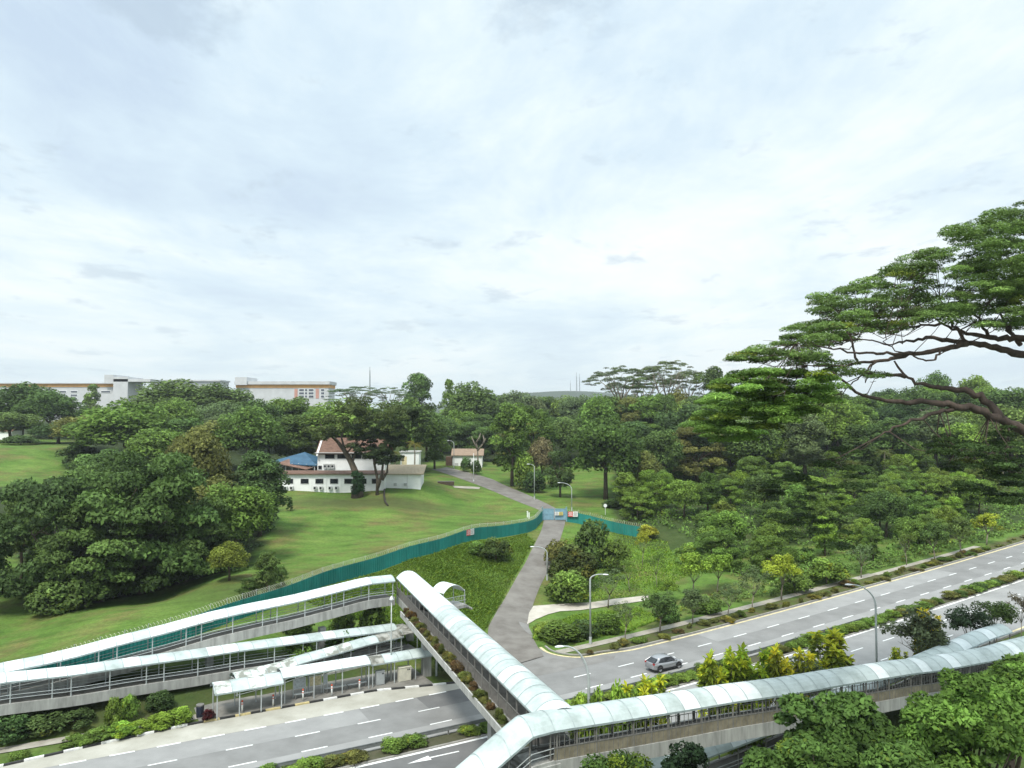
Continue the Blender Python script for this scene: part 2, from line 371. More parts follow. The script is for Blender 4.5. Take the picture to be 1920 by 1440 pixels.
# painted markings: one sheet of marks per line
def dashes(off, s_list, L, wd, m, dz=.014):
    b = MB()
    for s in s_list:
        n = max(2, int(L/1.0)+1); ss = np.linspace(s, s+L, n); vs = []
        for q in ss: vs += [RP(q, off-wd/2, dz), RP(q, off+wd/2, dz)]
        b.add(vs, [(2*i, 2*i+2, 2*i+3, 2*i+1) for i in range(n-1)])
    return structure(b.build('lane_marking', m))
LA = [18.5-6*k for k in range(1, 9)]+[18.5, 24.3, 30, 36, 41.8]+[48+6*k for k in range(40)]
dashes(0., [v-.2 for v in LA], 2.2, .17, ROADPAINT)
dashes(-3.43, [18+5.85*k for k in range(-10, 5)]+[47+5.9*k for k in range(42)], 2.2, .17, ROADPAINT)
dashes(3.5, [-12+3.6*k for k in range(17)], 1.9, .22, ROADPAINT, .02)
dashes(-11.85, [-30+6*k for k in range(54)], 2.2, .16, ROADPAINT)
dashes(-15.55, [-30+6*k for k in range(54)], 2.2, .16, ROADPAINT)
for q in [(-60, 300, -8.62, -8.3)]: structure(ribbon('edge_line', *q, .014, ROADPAINT))
structure(ribbon('edge_line', 72, 300, 3.45, 3.78, .014, YELLOW)); structure(ribbon('edge_line', -60, 300, -19.3, -19.0, .014, YELLOW))
# junction mouth edge line bending into the driveway
def path_strip(name, L, R, m, dz, n=1):
    b = MB(); vs = []
    for l, r in zip(L, R): vs += [(l[0], l[1], l[2]+dz), (r[0], r[1], r[2]+dz)]
    b.add(vs, [(2*i, 2*i+1, 2*i+3, 2*i+2) for i in range(len(L)-1)]); return structure(b.build(name, m))
def smooth_poly(P, n=40):
    P = np.array(P, float); d = np.r_[0, np.cumsum(np.linalg.norm(np.diff(P[:,:2], axis=0), axis=1))]; t = np.linspace(0, d[-1], n)
    out = np.c_[[np.interp(t, d, P[:,k]) for k in range(P.shape[1])]].T
    for _ in range(3): out[1:-1] = (out[:-2]+2*out[1:-1]+out[2:])/4
    return out
jm = smooth_poly([W(x,y,0) for x,y in [(1013,1219),(1024,1228),(1042,1234),(1070,1238.5),(1095,1239.5),(1133,1233.5)]]+[RP(s_,3.615) for s_ in (64.5,66,67.5,69,70.5,72,73.5)], 44)
tn = np.gradient(jm[:,:2], axis=0); tn /= np.linalg.norm(tn, axis=1)[:,None]
path_strip('edge_line', np.c_[jm[:,0]-tn[:,1]*.17, jm[:,1]+tn[:,0]*.17, [float(zr(SO(a,b)[0])) for a,b in jm[:,:2]]], np.c_[jm[:,0]+tn[:,1]*.17, jm[:,1]-tn[:,0]*.17, [float(zr(SO(a,b)[0])) for a,b in jm[:,:2]]], YELLOW, .02)
# direction arrow on the near carriageway
b = MB(); pa = [W(x,y,0) for x,y in [(873,1408),(875,1404),(808,1420),(806,1416),(763,1433),(811,1425.5),(809,1422.5)]]
A0, A1 = W(874,1406,0), W(806,1421,0); d = (A1-A0)/np.linalg.norm(A1-A0); nn = np.array([-d[1], d[0], 0]); TIP = W(764,1432.5,0)
b.add([A0+nn*.09, A0-nn*.09, A1-nn*.09, A1+nn*.09, A1+nn*.4, A1-nn*.4, TIP], [(0,1,2,3),(4,5,6)])
for i in range(len(b.v)): b.v[i] = (b.v[i][0], b.v[i][1], .02)
structure(b.build('arrow_marking', ROADPAINT))
# driveway from the junction up to the gate and on to the house
DL = [(925,1262),(913,1180),(935,1140),(959,1100),(985,1056),(1003,1020),(1013,1000),(1020,977),(1014,957),(990,948),(945,930),(897,910),(850,893),(808,880)]
DR = [(1020,1236),(1003,1205),(990,1180),(997,1140),(1012,1100),(1035,1056),(1047,1020),(1054,1000),(1061,977),(1050,957),(1028,946),(978,923),(925,899),(870,884),(838,876)]
def gpoly(L): return [G(x,y) for x,y in L]
dl = smooth_poly([W(925,1262,0)]+gpoly(DL[1:]), 110); dr = smooth_poly([W(1020,1236,0)]+gpoly(DR[1:]), 110)
DRV = mat('driveway_asphalt', (.13,.118,.105), .92, .25, .35, col2=(.19,.178,.16), detail=10, lo=.38, hi=.62)
DRV2 = mat('junction_asphalt', (.16,.155,.145), .9, .2, .5, col2=(.21,.205,.195), detail=10)
b = MB(); vs = []
NC = 6
for l, r in zip(dl, dr):
    for k in range(NC+1):
        q = l+(r-l)*k/NC; z = TZ(q[0], q[1]); vs.append((q[0], q[1], z+(.10 if 0 < k < NC else .04)))
b.add(vs, [(i*(NC+1)+k, i*(NC+1)+k+1, (i+1)*(NC+1)+k+1, (i+1)*(NC+1)+k) for i in range(len(dl)-1) for k in range(NC)])
structure(b.build('driveway', DRV, smooth=True))
ap = [W(x,y,.008) for x,y in [(880,1230),(913,1176),(950,1165),(988,1176),(1003,1203),(1012,1219),(1024,1228.5),(1042,1234.5),(1070,1239),(1095,1240),(1133,1234),(1160,1228),(1150,1245),(1060,1262),(900,1290)]]
def sheet(name, poly, m, dz=.07, cell=2.0):
    """a patch of surface draped on the terrain"""
    P = np.array(poly)[:, :2]; bm = bmesh.new(); vs = [bm.verts.new((p[0], p[1], 0)) for p in P]; bm.faces.new(vs)
    bmesh.ops.triangulate(bm, faces=bm.faces[:])
    for _ in range(7):
        es = [e for e in bm.edges if e.calc_length() > cell]
        if not es: break
        bmesh.ops.subdivide_edges(bm, edges=es, cuts=1); bmesh.ops.triangulate(bm, faces=bm.faces[:])
    z = terrain([v.co.x for v in bm.verts], [v.co.y for v in bm.verts])
    for v, q in zip(bm.verts, z): v.co.z = q+dz
    bmesh.ops.recalc_face_normals(bm, faces=bm.faces[:])
    me = bpy.data.meshes.new(name); bm.to_mesh(me); bm.free(); me.materials.append(m)
    if len(me.polygons) and me.polygons[0].normal.z < 0: me.flip_normals()
    o = bpy.data.objects.new(name, me); COL.objects.link(o); return structure(o)
AP = sheet('junction_apron', ap, DRV2, 0., 2.5)
for v in AP.data.vertices: v.co.z = float(zr(SO(v.co.x, v.co.y)[0]))+.012
LIGHTP = mat('pale_concrete_apron', (.36,.33,.28), .9, .15, .5, col2=(.47,.44,.38))
sheet('concrete_path', gpoly([(1000,1137),(1040,1134),(1080,1132),(1150,1124),(1217,1117),(1217,1126),(1150,1135),(1087,1145),(1050,1147),(1027,1153),(1005,1162),(988,1172),(992,1150)]), LIGHTP, .09)
sheet('culvert_slab', gpoly([(848,911),(900,914),(899,917.5),(852,915)]), PATHM, .09)
def strip_ter(name, s0, s1, o0, o1, m, dz=.05):
    b = MB(); vs = []; ss = np.arange(s0, s1+.1, 1.0)
    for s in ss:
        for o in np.linspace(o0, o1, 4):
            p = RP(s, o); vs.append((p[0], p[1], TZ(p[0], p[1])+dz))
    b.add(vs, [(i*4+k, (i+1)*4+k, (i+1)*4+k+1, i*4+k+1) for i in range(len(ss)-1) for k in range(3)]); return structure(b.build(name, m))
strip_ter('footpath', 57, 118, 7.2, 8.6, PATHM, .06)
strip_ter('footpath', 118, 150, 7.0, 8.2, PATHM, .06)
strip_ter('footpath', -14, 17, 8.3, 9.6, PATHM, .06)
b = MB()
for i, s in enumerate(np.arange(17, 40, 1.0)):
    vs = [RP(s,bayk(s)+.2,.14), RP(s+1,bayk(s+1)+.2,.14), RP(s+1,12.2,.14), RP(s,12.2,.14)]; b.add(vs, [(0,1,2,3)])
structure(b.build('bus_stop_pavement', PAVE))
# kerbs
BLK = mat('black_kerb_paint', (.035,.035,.035), .8, .3, 2); WHK = mat('white_kerb_paint', (.66,.66,.64), .8, .15, 2); GRK = mat('grey_kerb', (.26,.25,.23), .85, .2, 1.5); YEK = mat('faded_yellow_kerb', (.48,.40,.20), .8, .25, 2)
def kerb(name, s0, s1, offf, wd, h, mats, pick, seg=1.5):
    b = MB(); n = int((s1-s0)/seg)
    for i in range(n):
        b.cur = pick(i); sa = s0+i*seg; sb = sa+seg
        oa, ob = offf(sa), offf(sb)
        bot = [RP(sa,oa,-.1), RP(sb,ob,-.1), RP(sb,ob+wd,-.1), RP(sa,oa+wd,-.1)]; top = [RP(sa,oa,h), RP(sb,ob,h), RP(sb,ob+wd,h), RP(sa,oa+wd,h)]
        b.add(bot+top, [(4,5,6,7),(0,1,5,4),(2,3,7,6)]+([(3,0,4,7)] if i == 0 else [])+([(1,2,6,5)] if i == n-1 else []))
    return structure(b.build(name, mats))
kerb('striped_kerb', -12, 46.5, bayk, .24, .15, [BLK, WHK, YEK], lambda i: 0 if i%2 == 0 else (2 if 21 <= i < 29 else 1), 1.4)
kerb('kerb', -60, -12, lambda s: 4.0, .2, .14, [BLK, WHK], lambda i: i%2, 1.5)
kerb('kerb', 67, 300, lambda s: 4.05, .2, .14, [GRK], lambda i: 0, 3)
kerb('median_kerb', -60, 300, lambda s: -6.35, .2, .14, [GRK], lambda i: 0, 3)
kerb('median_kerb', -60, 300, lambda s: -8.3, .2, .14, [GRK], lambda i: 0, 3)
kerb('kerb', -60, 300, lambda s: -19.75, .2, .14, [GRK], lambda i: 0, 3)
SOIL = mat('planting_soil', (.055,.06,.028), .95, .4, 1.5, col2=(.08,.075,.045))
structure(ribbon('median_soil', -60, 300, -8.1, -6.35, .10, SOIL))
# curved junction kerb
kj = np.c_[jm[:,0]-tn[:,1]*.55, jm[:,1]+tn[:,0]*.55]
b = MB()
for i in range(len(kj)-1):
    a, c = kj[i], kj[i+1]; za = float(zr(SO(*a)[0])); zb = float(zr(SO(*c)[0]))
    na, nb = np.array([-tn[i,1], tn[i,0]])*.2, np.array([-tn[i+1,1], tn[i+1,0]])*.2
    q = [(*a,za),(*c,zb),(*(c+nb),zb),(*(a+na),za)]
    b.add([(x,y,z-.1) for x,y,z in q]+[(x,y,z+.14) for x,y,z in q], [(4,5,6,7),(0,1,5,4),(2,3,7,6)])
structure(b.build('kerb', GRK))

# ------------------------------------------------------------------ covered ramps and the footbridge
def laterals(P, toward, first=None, last=None):
    P = np.array(P, float)[:, :2]; n = len(P); out = []
    for i in range(n):
        a = P[i]-P[i-1] if i > 0 else P[1]-P[0]; c = P[i+1]-P[i] if i < n-1 else P[-1]-P[-2]
        a = a/np.linalg.norm(a); c = c/np.linalg.norm(c); t = a+c; t /= np.linalg.norm(t)
        l = np.array([-t[1], t[0]]); k = 1/max(.4, float(np.dot(t, a))); l = l*k
        tw = toward(P[i]) if callable(toward) else np.array(toward, float)
        if l@tw < 0: l = -l
        out.append(l)
    if first is not None: out[0] = np.array(first, float)
    if last is not None: out[-1] = np.array(last, float)
    return np.array(out)
def resample(P, Lt, step):
    P = np.array(P, float); d = np.r_[0, np.cumsum(np.linalg.norm(np.diff(P[:,:2], axis=0), axis=1))]
    n = max(1, int(round(d[-1]/step))); t = np.linspace(0, d[-1], n+1)
    t = np.unique(np.r_[t]); I = lambda A: np.c_[[np.interp(t, d, A[:,k]) for k in range(A.shape[1])]].T
    return I(P), I(np.array(Lt)), t
def vault(P, Lt, wd, rise, name, mats, parent, seam=True, pick=None, over=.0, ns=10):
    """barrel-vaulted sheet roof: P = near eave, Lt = sideways unit vectors across"""
    b = MB(); prof = [(j/ns, 1-abs(2*j/ns-1)**2.2) for j in range(ns+1)]
    def pt(i, a, h, dz=0.): return (P[i][0]+Lt[i][0]*a*wd, P[i][1]+Lt[i][1]*a*wd, P[i][2]+rise*h+dz)
    for i in range(len(P)-1):
        b.cur = pick(i) if pick else 0
        top = [pt(k, a, h) for k in (i, i+1) for a, h in prof]; bot = [pt(k, a, h, -.05) for k in (i, i+1) for a, h in prof]; n = ns+1
        fs = [(j, j+1, n+j+1, n+j) for j in range(ns)]; b.add(top+bot, fs+[(2*n+j+1, 2*n+j, 3*n+j, 3*n+j+1) for j in range(ns)]+[(0, n, 3*n, 2*n), (ns, 2*n+ns, 3*n+ns, n+ns)])
    b.cur = len(mats)-1
    for i in range(len(P)):                      # seams between the sheets
        e = P[min(i+1, len(P)-1)]-P[max(i-1, 0)]; e = e/np.linalg.norm(e)*.035
        for j in range(ns):
            a0, h0 = prof[j]; a1, h1 = prof[j+1]; p0 = np.array(pt(i, a0, h0)); p1 = np.array(pt(i, a1, h1))
            u = np.array([0,0,.03]); b.add([p0-e, p0+e, p1+e, p1-e, p0-e+u, p0+e+u, p1+e+u, p1-e+u], [(4,5,6,7), (0,1,5,4), (3,7,6,2)])
    for side in (0, ns):                          # eave gutters
        a, h = prof[side]
        for i in range(len(P)-1): b.bar(np.array(pt(i, a, h))-[0,0,.07], np.array(pt(i+1, a, h))-[0,0,.07], .08, .14)
    return b.build(name, mats, parent)
def sweep(P, Lt, a0, a1, z0, z1, b=None, wd=1.):
    b = b or MB(); vs = []
    for p, l in zip(P, Lt):
        for a, z in ((a0,z0),(a1,z0),(a1,z1),(a0,z1)): vs.append((p[0]+l[0]*a, p[1]+l[1]*a, p[2]+z))
    fs = [(4*i+k, 4*i+(k+1)%4, 4*i+4+(k+1)%4, 4*i+4+k) for i in range(len(P)-1) for k in range(4)]+[(3,2,1,0), tuple(4*(len(P)-1)+k for k in range(4))]
    return b.add(vs, fs)
def at_t(P, Lt, t, T):
    i = lambda A: np.array([np.interp(t, T, A[:,k]) for k in range(A.shape[1])]); return i(np.array(P)), i(np.array(Lt))
def covered_way(name, label, P, toward, wd, rise, head, mats, post_step=(3.1,), beam=.75, rails=(.55,.85), post_m=None, deck=True, pick=None, first=None, last=None, post_r=.06, bay=1.55, panels=None, back_rails=True, post_ts=None, cat='covered ramp', group=None, min_beam_z=None):
    P = np.array(P, float); Lt = laterals(P, toward, first, last); Pr, Lr, T = resample(P, Lt, bay)
    root = thing(name, (P[0][0], P[0][1], P[0][2]-head), label, cat, group)
    vault(Pr, Lr, wd, rise, 'roof', mats, root, pick=pick)
    post_m = post_m or STEEL
    if post_ts is None:
        post_ts = []; t = .25; k = 0
        while t < T[-1]-.1: post_ts.append(t); t += post_step[k % len(post_step)]; k += 1
        post_ts.append(T[-1]-.15)
    for t in post_ts:
        p, l = at_t(Pr, Lr, t, T)
        for a in (.13, wd-.13):
            q = p[:2]+l*a; MB().tube([(q[0],q[1],p[2]-head-.02),(q[0],q[1],p[2]-.02)], post_r, 6).build('post', post_m, root)
        q0, q1 = p[:2]+l*.13, p[:2]+l*(wd-.13)
        MB().bar((q0[0],q0[1],p[2]-.1),(q1[0],q1[1],p[2]-.1),.06,.1).build('cross_beam', post_m, root)
    if deck:
        sweep(Pr, Lr, .2, wd-.2, -head-beam+.3, -head).build('deck', DECK, root)
        for a0, a1 in ((.0, .2), (wd-.2, wd)): sweep(Pr, Lr, a0, a1, -head-beam+.1, -head+.12).build('edge_beam', CONC, root)
    for sd in ((.1, wd-.1) if back_rails else (.1,)):
        b = MB()
        for h in rails: b.tube([(p[0]+l[0]*sd, p[1]+l[1]*sd, p[2]-head+h) for p, l in zip(Pr, Lr)], .028, 5)
        if rails: b.build('handrail', STEEL, root)
    return root, Pr, Lr, T
NORTH = np.array([-.55, .83])
LA1, LB1 = (-13.7,94.7), (-46.5,70)
r1 = [PL(x,y,LA1,LB1) for x,y in [(741,1087),(690,1095),(640,1108),(550,1130),(470,1146),(400,1161.7),(310,1187),(213,1211.7),(140,1232),(77,1246.7),(0,1262),(-70,1277)]]
r1[0][2] = 8.45
pk = lambda p, n: (lambda i: int(random.Random(n*31+i).random() < p))
ramp1, *_ = covered_way('covered_ramp', 'long white-roofed upper ramp climbing from the left edge to the bridge landing', r1, NORTH, 2.3, .55, 2.05, [ROOFW, ROOFM, SEAM], (3.2,3.2,1.5,3.2,3.2,1.6), pick=pk(.15,1), group='switchback ramp flights', beam=.95)
LA2, LB2 = (-44.7,68), (-16.2,90.5)
r2 = [PL(x,y,LA2,LB2) for x,y in [(-70,1293),(0,1280),(143,1265),(247,1249),(367,1233),(450,1220),(550,1206.7),(620,1196.7),(713,1191.7)]]
r2[-1][2] = 3.2; r2.append(np.array([-13.6, 92.5, 3.1]))
ramp2, *_ = covered_way('covered_ramp', 'middle ramp flight with pale green roof in front of the upper ramp', r2, NORTH, 2.2, .5, 2.05, [ROOFM, ROOFW, SEAM], (3.2,3.2,1.5,3.2,3.2,1.6), pick=lambda i: 1 if i < 6 else int(random.Random(i).random() < .3), group='switchback ramp flights', beam=.9)
n3 = np.array([22.5,-28.5])/np.hypot(22.5,28.5); LA3 = np.array(LA2)+2.15*n3; LB3 = np.array(LB2)+2.15*n3
r3 = [PL(x,y,LA3,LB3) for x,y in [(757,1198),(690,1212),(627,1227),(570,1242),(527,1257),(443,1277)]]
r3[0][2] = 2.85; r3[1][2] = 2.75
ramp3, *_ = covered_way('covered_ramp', 'lowest ramp flight with mildewed pale roof running down behind the bus shelter', r3, NORTH, 2.1, .5, 2.0, [ROOFM, ROOFD, ROOFX, SEAM], (3.2,), pick=lambda i: 2 if i < 2 else (1 if i > 7 else int(random.Random(i+3).random() < .35)), group='switchback ramp flights', beam=.5)
lo = thing('ramp_landing', (-13.2, 92, 0), 'stained flat-roofed corner landing joining the middle and lowest ramp flights', 'landing')
e0, e1 = np.array(r2[-1]), np.array(r3[0])
b = MB(); dd = np.array([.78,.62,0]); ac = np.array([.62,-.78,0])
q = [e1-dd*.3-[0,0,0], e1+dd*2.0, e0+dd*2.0-ac*2.2, e0-dd*.3-ac*2.2]
zt = 3.35
for k in range(4): pass
b.add([(p[0],p[1],3.0) for p in q]+[(p[0],p[1],3.05) for p in q], [(3,2,1,0),(4,5,6,7),(0,1,5,4),(1,2,6,5),(2,3,7,6),(3,0,4,7)])
cc = sum(q)/4; b.add([(p[0],p[1],3.05) for p in q]+[(cc[0],cc[1],3.5)], [(0,1,4),(1,2,4),(2,3,4),(3,0,4)])
b.build('roof', ROOFX, lo)
b = MB(); b.prism([(p[0]*.97+cc[0]*.03,p[1]*.97+cc[1]*.03) for p in q], .35, 1.0); b.build('deck', CONCD, lo)
for p in q: p2 = p*.93+cc*.07; MB().tube([(p2[0],p2[1],.2),(p2[0],p2[1],3.0)], .06, 6).build('post', STEEL, lo)

# main span over the road
BA, BB = np.array([-13.75,94.9,8.35]), np.array([1.75,52.1,8.35]); bd = (BB-BA)/np.linalg.norm(BB-BA); brt = np.array([-bd[1], bd[0], 0]);
if brt[0] < 0: brt = -brt
br = thing('footbridge', (-6, 73.5, 0), 'long footbridge span with pale vaulted roof and planter trough crossing the road', 'footbridge')
b0 = BA-bd*2.0; BB2 = BB+bd*.75; Pb = np.array([b0+(BB2-b0)*k/31 for k in range(32)]); Lb = np.tile(brt[:2], (32,1)); BW = 2.9
vault(Pb, Lb, BW, .75, 'roof', [ROOFM, ROOFW, SEAM], br, pick=lambda i: int(i < 12 or i % 5 == 0))
HB = 2.3; zdk = 8.35-HB
sweep(Pb, Lb, .15, BW-.15, -HB-.5, -HB).build('deck', DECK, br)
sweep(Pb, Lb, .0, .15, -HB-.75, -HB+.1).build('edge_beam', CONC, br); sweep(Pb, Lb, BW-.15, BW, -HB-.75, -HB+.1).build('edge_beam', CONC, br)
nb_ = len(Pb); Pp = Pb[5:-1]; Lp = Lb[5:-1]
tr = MB(); sweep(Pp, Lp, -1.0, -.02, -HB-.45, -HB-.3, tr); sweep(Pp, Lp, -1.12, -1.0, -HB-.5, -HB+.12, tr); tr.build('planter_trough', mat('pale_trough_concrete', (.36,.36,.34), .8, .2, 1.5, stretch=(1,1,.3)), br)
sweep(Pp, Lp, -.99, -.03, -HB-.29, -HB-.02).build('planter_soil', SOIL, br)
LBn = np.linalg.norm(BB-b0); tp = 2.05
k = 0
while k*tp < LBn-.5:
    p = b0+bd*(k*tp+.1)
    for a in (.08, BW-.08):
        q = p+brt*a; MB().box((q[0],q[1],8.35-HB/2), (.09,.09,HB), math.atan2(bd[1],bd[0])).build('post', STEELD if a < 1 else STEEL, br)
    # mesh railing panel: top rail, mid rail and thin upright bars
    a0 = p+bd*.06; a1 = p+bd*(tp-.06)
    for a in (.08, BW-.08):
        m = MB(); u0, u1 = a0+brt*a, a1+brt*a
        for z in (zdk+1.15, zdk+.12): m.bar((u0[0],u0[1],z),(u1[0],u1[1],z),.05,.05)
        for j in range(1, 14):
            q = u0+(u1-u0)*j/14; m.bar((q[0],q[1],zdk+.12),(q[0],q[1],zdk+1.15),.022,.022)
        m.build('railing_panel', STEELD, br)
    k += 1
def column(root, x, y, z0, z1, w=.75, l=1.4, head=True, rz=0):
    b = MB(); b.box((x,y,(z0+z1)/2), (w,l,z1-z0), rz)
    if head:
        b.box((x,y,z1+.14), (w+.5,l+1.3,.28), rz); b.box((x,y,z1-.13), (w+.2,l+.6,.26), rz)
    return b.build('column', CONC, root)
bz = math.atan2(brt[1], brt[0])
def on_span(Y, lat): t = (Y-BA[1])/(BB[1]-BA[1]); p = BA+(BB-BA)*t+brt*lat; return p
p = on_span(85.3, .9); column(br, p[0], p[1], -.3, zdk-1.05, 1.0, .9, True, bz+math.pi/2)
p = on_span(95.0, 1.3); column(br, p[0], p[1], -.3, zdk-1.05, .9, .8, True, bz+math.pi/2)
p = on_span(64.6, 1.4); column(br, p[0], p[1], -.3, zdk-1.05, 1.0, .9, True, bz+math.pi/2)
p = on_span(52.8, 1.4); column(br, p[0], p[1], -.3, zdk-1.05, 1.0, .9, True, bz+math.pi/2)
# supports of the upper ramp
for x, y in [(-22.0,90.0),(-32,82.3)]:
    zz = float(np.interp(x, [-46,-14], [5.4-2.1, 8.4-2.1]))-1.0
    column(ramp1, x, y, -.2, zz-.45, .7, .7, False, .65)
# small stair head beside the span
st = thing('stair_head', (-7.4, 90, 0), 'short arched canopy over a stair head on the far side of the span', 'stair canopy')
s0, s1 = D(832,1113,90.5), D(872,1108,92.6); Ls = np.array([[-.45,.89],[-.45,.89]])
Ps = np.array([s0,(s0+s1)/2,s1]); Ls = np.tile([-.5,.86], (3,1)); dirs = (s1-s0)/np.linalg.norm(s1-s0)
arch = MB()
ns = 12; w_ = np.linalg.norm((s1-s0)[:2]); nrm = np.array([-dirs[1], dirs[0], 0]); nrm = nrm if nrm[1] > 0 else -nrm
for kk in (0, 1):
    pass
ring = []
for kk, dep in ((0, 0.), (1, 2.4)):
    for dz in (0, -.05):
        for j in range(ns+1):
            a = j/ns; p = s0+(s1-s0)*a+nrm*dep; ring.append((p[0],p[1],(s0[2]+(s1[2]-s0[2])*a)+.85*(1-abs(2*a-1)**2.2)+dz))
n = ns+1
arch.add(ring, [(j,j+1,2*n+j+1,2*n+j) for j in range(ns)]+[(n+j+1,n+j,3*n+j,3*n+j+1) for j in range(ns)]+[(j+1,j,n+j,n+j+1) for j in range(ns)]+[(2*n+j,2*n+j+1,3*n+j+1,3*n+j) for j in range(ns)])
arch.build('roof', ROOFW, st)
zf = 6.05
for p in (s0+nrm*.1, s1+nrm*.1, s0+nrm*2.3, s1+nrm*2.3): MB().tube([(p[0],p[1],zf),(p[0],p[1],s0[2])], .05, 6).build('post', STEEL, st)
b = MB(); b.prism([(q[0],q[1]) for q in (s0-dirs*2.2-nrm*.1, s1+dirs*.2-nrm*.1, s1+dirs*.2+nrm*2.5, s0-dirs*2.2+nrm*2.5)], zf-.35, zf); b.build('deck', CONC, st)
m = MB()
for z in (zf+.55, zf+1.1): m.bar((*(s0-dirs*.1)[:2],z), (*(s1+dirs*.1)[:2],z), .04, .05)
for j in range(13): q = s0+(s1-s0)*j/12; m.bar((q[0],q[1],zf),(q[0],q[1],zf+1.1),.03,.03)
m.build('railing', STEEL, st)
m = MB()
for j in range(5):
    q = s1+dirs*(.15+.28*j); m.box((q[0]+nrm[0]*1.2, q[1]+nrm[1]*1.2, zf-.09-.17*j), (.3,1.8,.16), math.atan2(dirs[1],dirs[0]))
m.build('stair_flight', CONC, st)
q = (s0+s1)/2+nrm*1.2; column(st, q[0]-.3, q[1], .5, zf-.35, .6, .6, False)

# right-hand ramp (two flights) and the stair that meet at the near end of the span
def RPX(px, py, off):
    r = ray(px, py); lo_, hi_ = 0., 140.
    f = lambda s: (lambda q: q[0]*r[1]-q[1]*r[0])(RP(s, off))
    for _ in range(50):
        m_ = (lo_+hi_)/2
        if f(m_) < 0: lo_ = m_
        else: hi_ = m_
    q = RP(lo_, off); t = q[1]/r[1]; return np.array([q[0], q[1], CAMZ+r[2]*t])
O4 = -27.8
r4 = [RPX(x,y,O4) for x,y in [(1040,1370),(1103,1360),(1167,1350),(1230,1340),(1293,1330),(1380,1315),(1437,1307),(1500,1298),(1570,1285),(1640,1274),(1707,1263),(1760,1257),(1820,1246),(1880,1235),(1918,1223),(1975,1208)]]

J = r4[0]
sdir = np.array([-math.cos(math.radians(31)), -math.sin(math.radians(31))])
latJ = np.array([-.46, .89])
r4dir = lambda p: np.array([-.4,.9])
rampR, PrR, LrR, TR = covered_way('covered_ramp', 'long curving ramp on the right with pale blue-green roof above the foreground trees', r4, r4dir, 2.7, .75, 2.05, [ROOFM, ROOFW, SEAM], (1.55,1.55,3.1), beam=.95, rails=(), post_m=STEELD, pick=pk(.2,5), first=latJ, group='ramps at the near end of the bridge', post_r=.075)
# wind-and-mesh infill of the right ramp: brown lower panels and a light upper frame, one panel per bay
for i in range(len(PrR)-1):
    for sd in (.1, 2.6):
        a0 = np.array([*(PrR[i][:2]+LrR[i]*sd), PrR[i][2]-2.05]); a1 = np.array([*(PrR[i+1][:2]+LrR[i+1]*sd), PrR[i+1][2]-2.05]); up = np.array([0,0,1.])
        
        if sd < 1: m = MB(); m.bar(a0+up*.5, a1+up*.5, .035, .72); m.build('mesh_panel', BRONZE, rampR)
        f = MB(); f.bar(a0+up*.9, a1+up*.9, .07, .07); f.bar(a0+up*1.72, a1+up*1.72, .04, .04)
        for q in ((.0, .25, .5, .75) if sd < 1 else (0.,)):
            c = a0+(a1-a0)*(q+.02); f.bar(c+up*.9, c+up*(2.0 if q in (0,.5) else 1.72), .04, .04); f.bar(c+up*.12, c+up*.9, .045, .05)
        f.build('panel_frame', STEELD, rampR)
for s_ in (46.5, 66, 84):
    p = RP(s_, O4+1.35); zt = float(np.interp(s_, [34,88], [8.3, 5.6]))-2.05-.85; column(rampR, p[0], p[1], TZ(p[0],p[1])-.3, zt, .9, .8, False, .5)
O5 = -25.3
r5 = [np.array([*RP(s_, O5)[:2], float(np.interp(s_, [40,46,54,70,89], [1.9,2.3,2.75,4.1,5.75]))]) for s_ in (92,88,84,78,72,66,60,54,49,45,41)]
rampL, *_ = covered_way('covered_ramp', 'lower ramp flight with pale roof glimpsed beneath the right-hand ramp', r5, r4dir, 2.3, .55, 2.0, [ROOFM, ROOFW, SEAM], (3.1,), beam=.6, post_m=STEELD, pick=pk(.2,9), group='ramps at the near end of the bridge')
b = MB(); q = [RP(s_, o_)[:2] for s_, o_ in ((88.5,O4-.1),(92.5,O4-.1),(92.5,O5+2.3),(88.5,O5+2.3))]; landR = thing('ramp_landing', (*q[0],0), 'raised concrete landing at the far right end of the two ramps', 'landing')
b.prism(q, 2.4, 3.3); b.build('slab', CONC, landR); c_ = sum(q)/4; MB().box((c_[0],c_[1],1.2), (1,1,2.6), .6).build('column', CONCD, landR)
# stair from the junction down towards the camera side
s_pts = [J]; lastp = J
for L_, dz in ((1.6, 0.0), (3.4, -1.75), (6.5, -3.4)):
    lastp = lastp+np.array([sdir[0]*L_, sdir[1]*L_, dz]); s_pts.append(lastp)
stair, PrS, LrS, TS = covered_way('covered_stair', 'covered stair with pale roof descending from the bridge end to the bottom edge', s_pts, lambda p: np.array([-.5,.86]), 2.7, .75, 2.15, [ROOFM, ROOFW, SEAM], (1.55,), deck=False, post_m=STEELD, rails=(.65,1.0), first=latJ, cat='covered stair')
m = MB(); n_ = 44; Pq, Lq, Tq = resample(s_pts, laterals(s_pts, lambda p: np.array([-.5,.86]), latJ), .29)
for i in range(len(Pq)-1):
    c = (Pq[i]+Pq[i+1])/2; q = c[:2]+Lq[i]*1.35; m.box((q[0],q[1],min(Pq[i][2],Pq[i+1][2])-2.15-.06), (.31,2.3,.18), math.atan2(sdir[1],sdir[0]))
m.build('steps', CONCD, stair)
for a0, a1 in ((0,.16),(2.54,2.7)): sweep(PrS, LrS, a0, a1, -2.75, -1.9).build('stringer', CONC, stair)
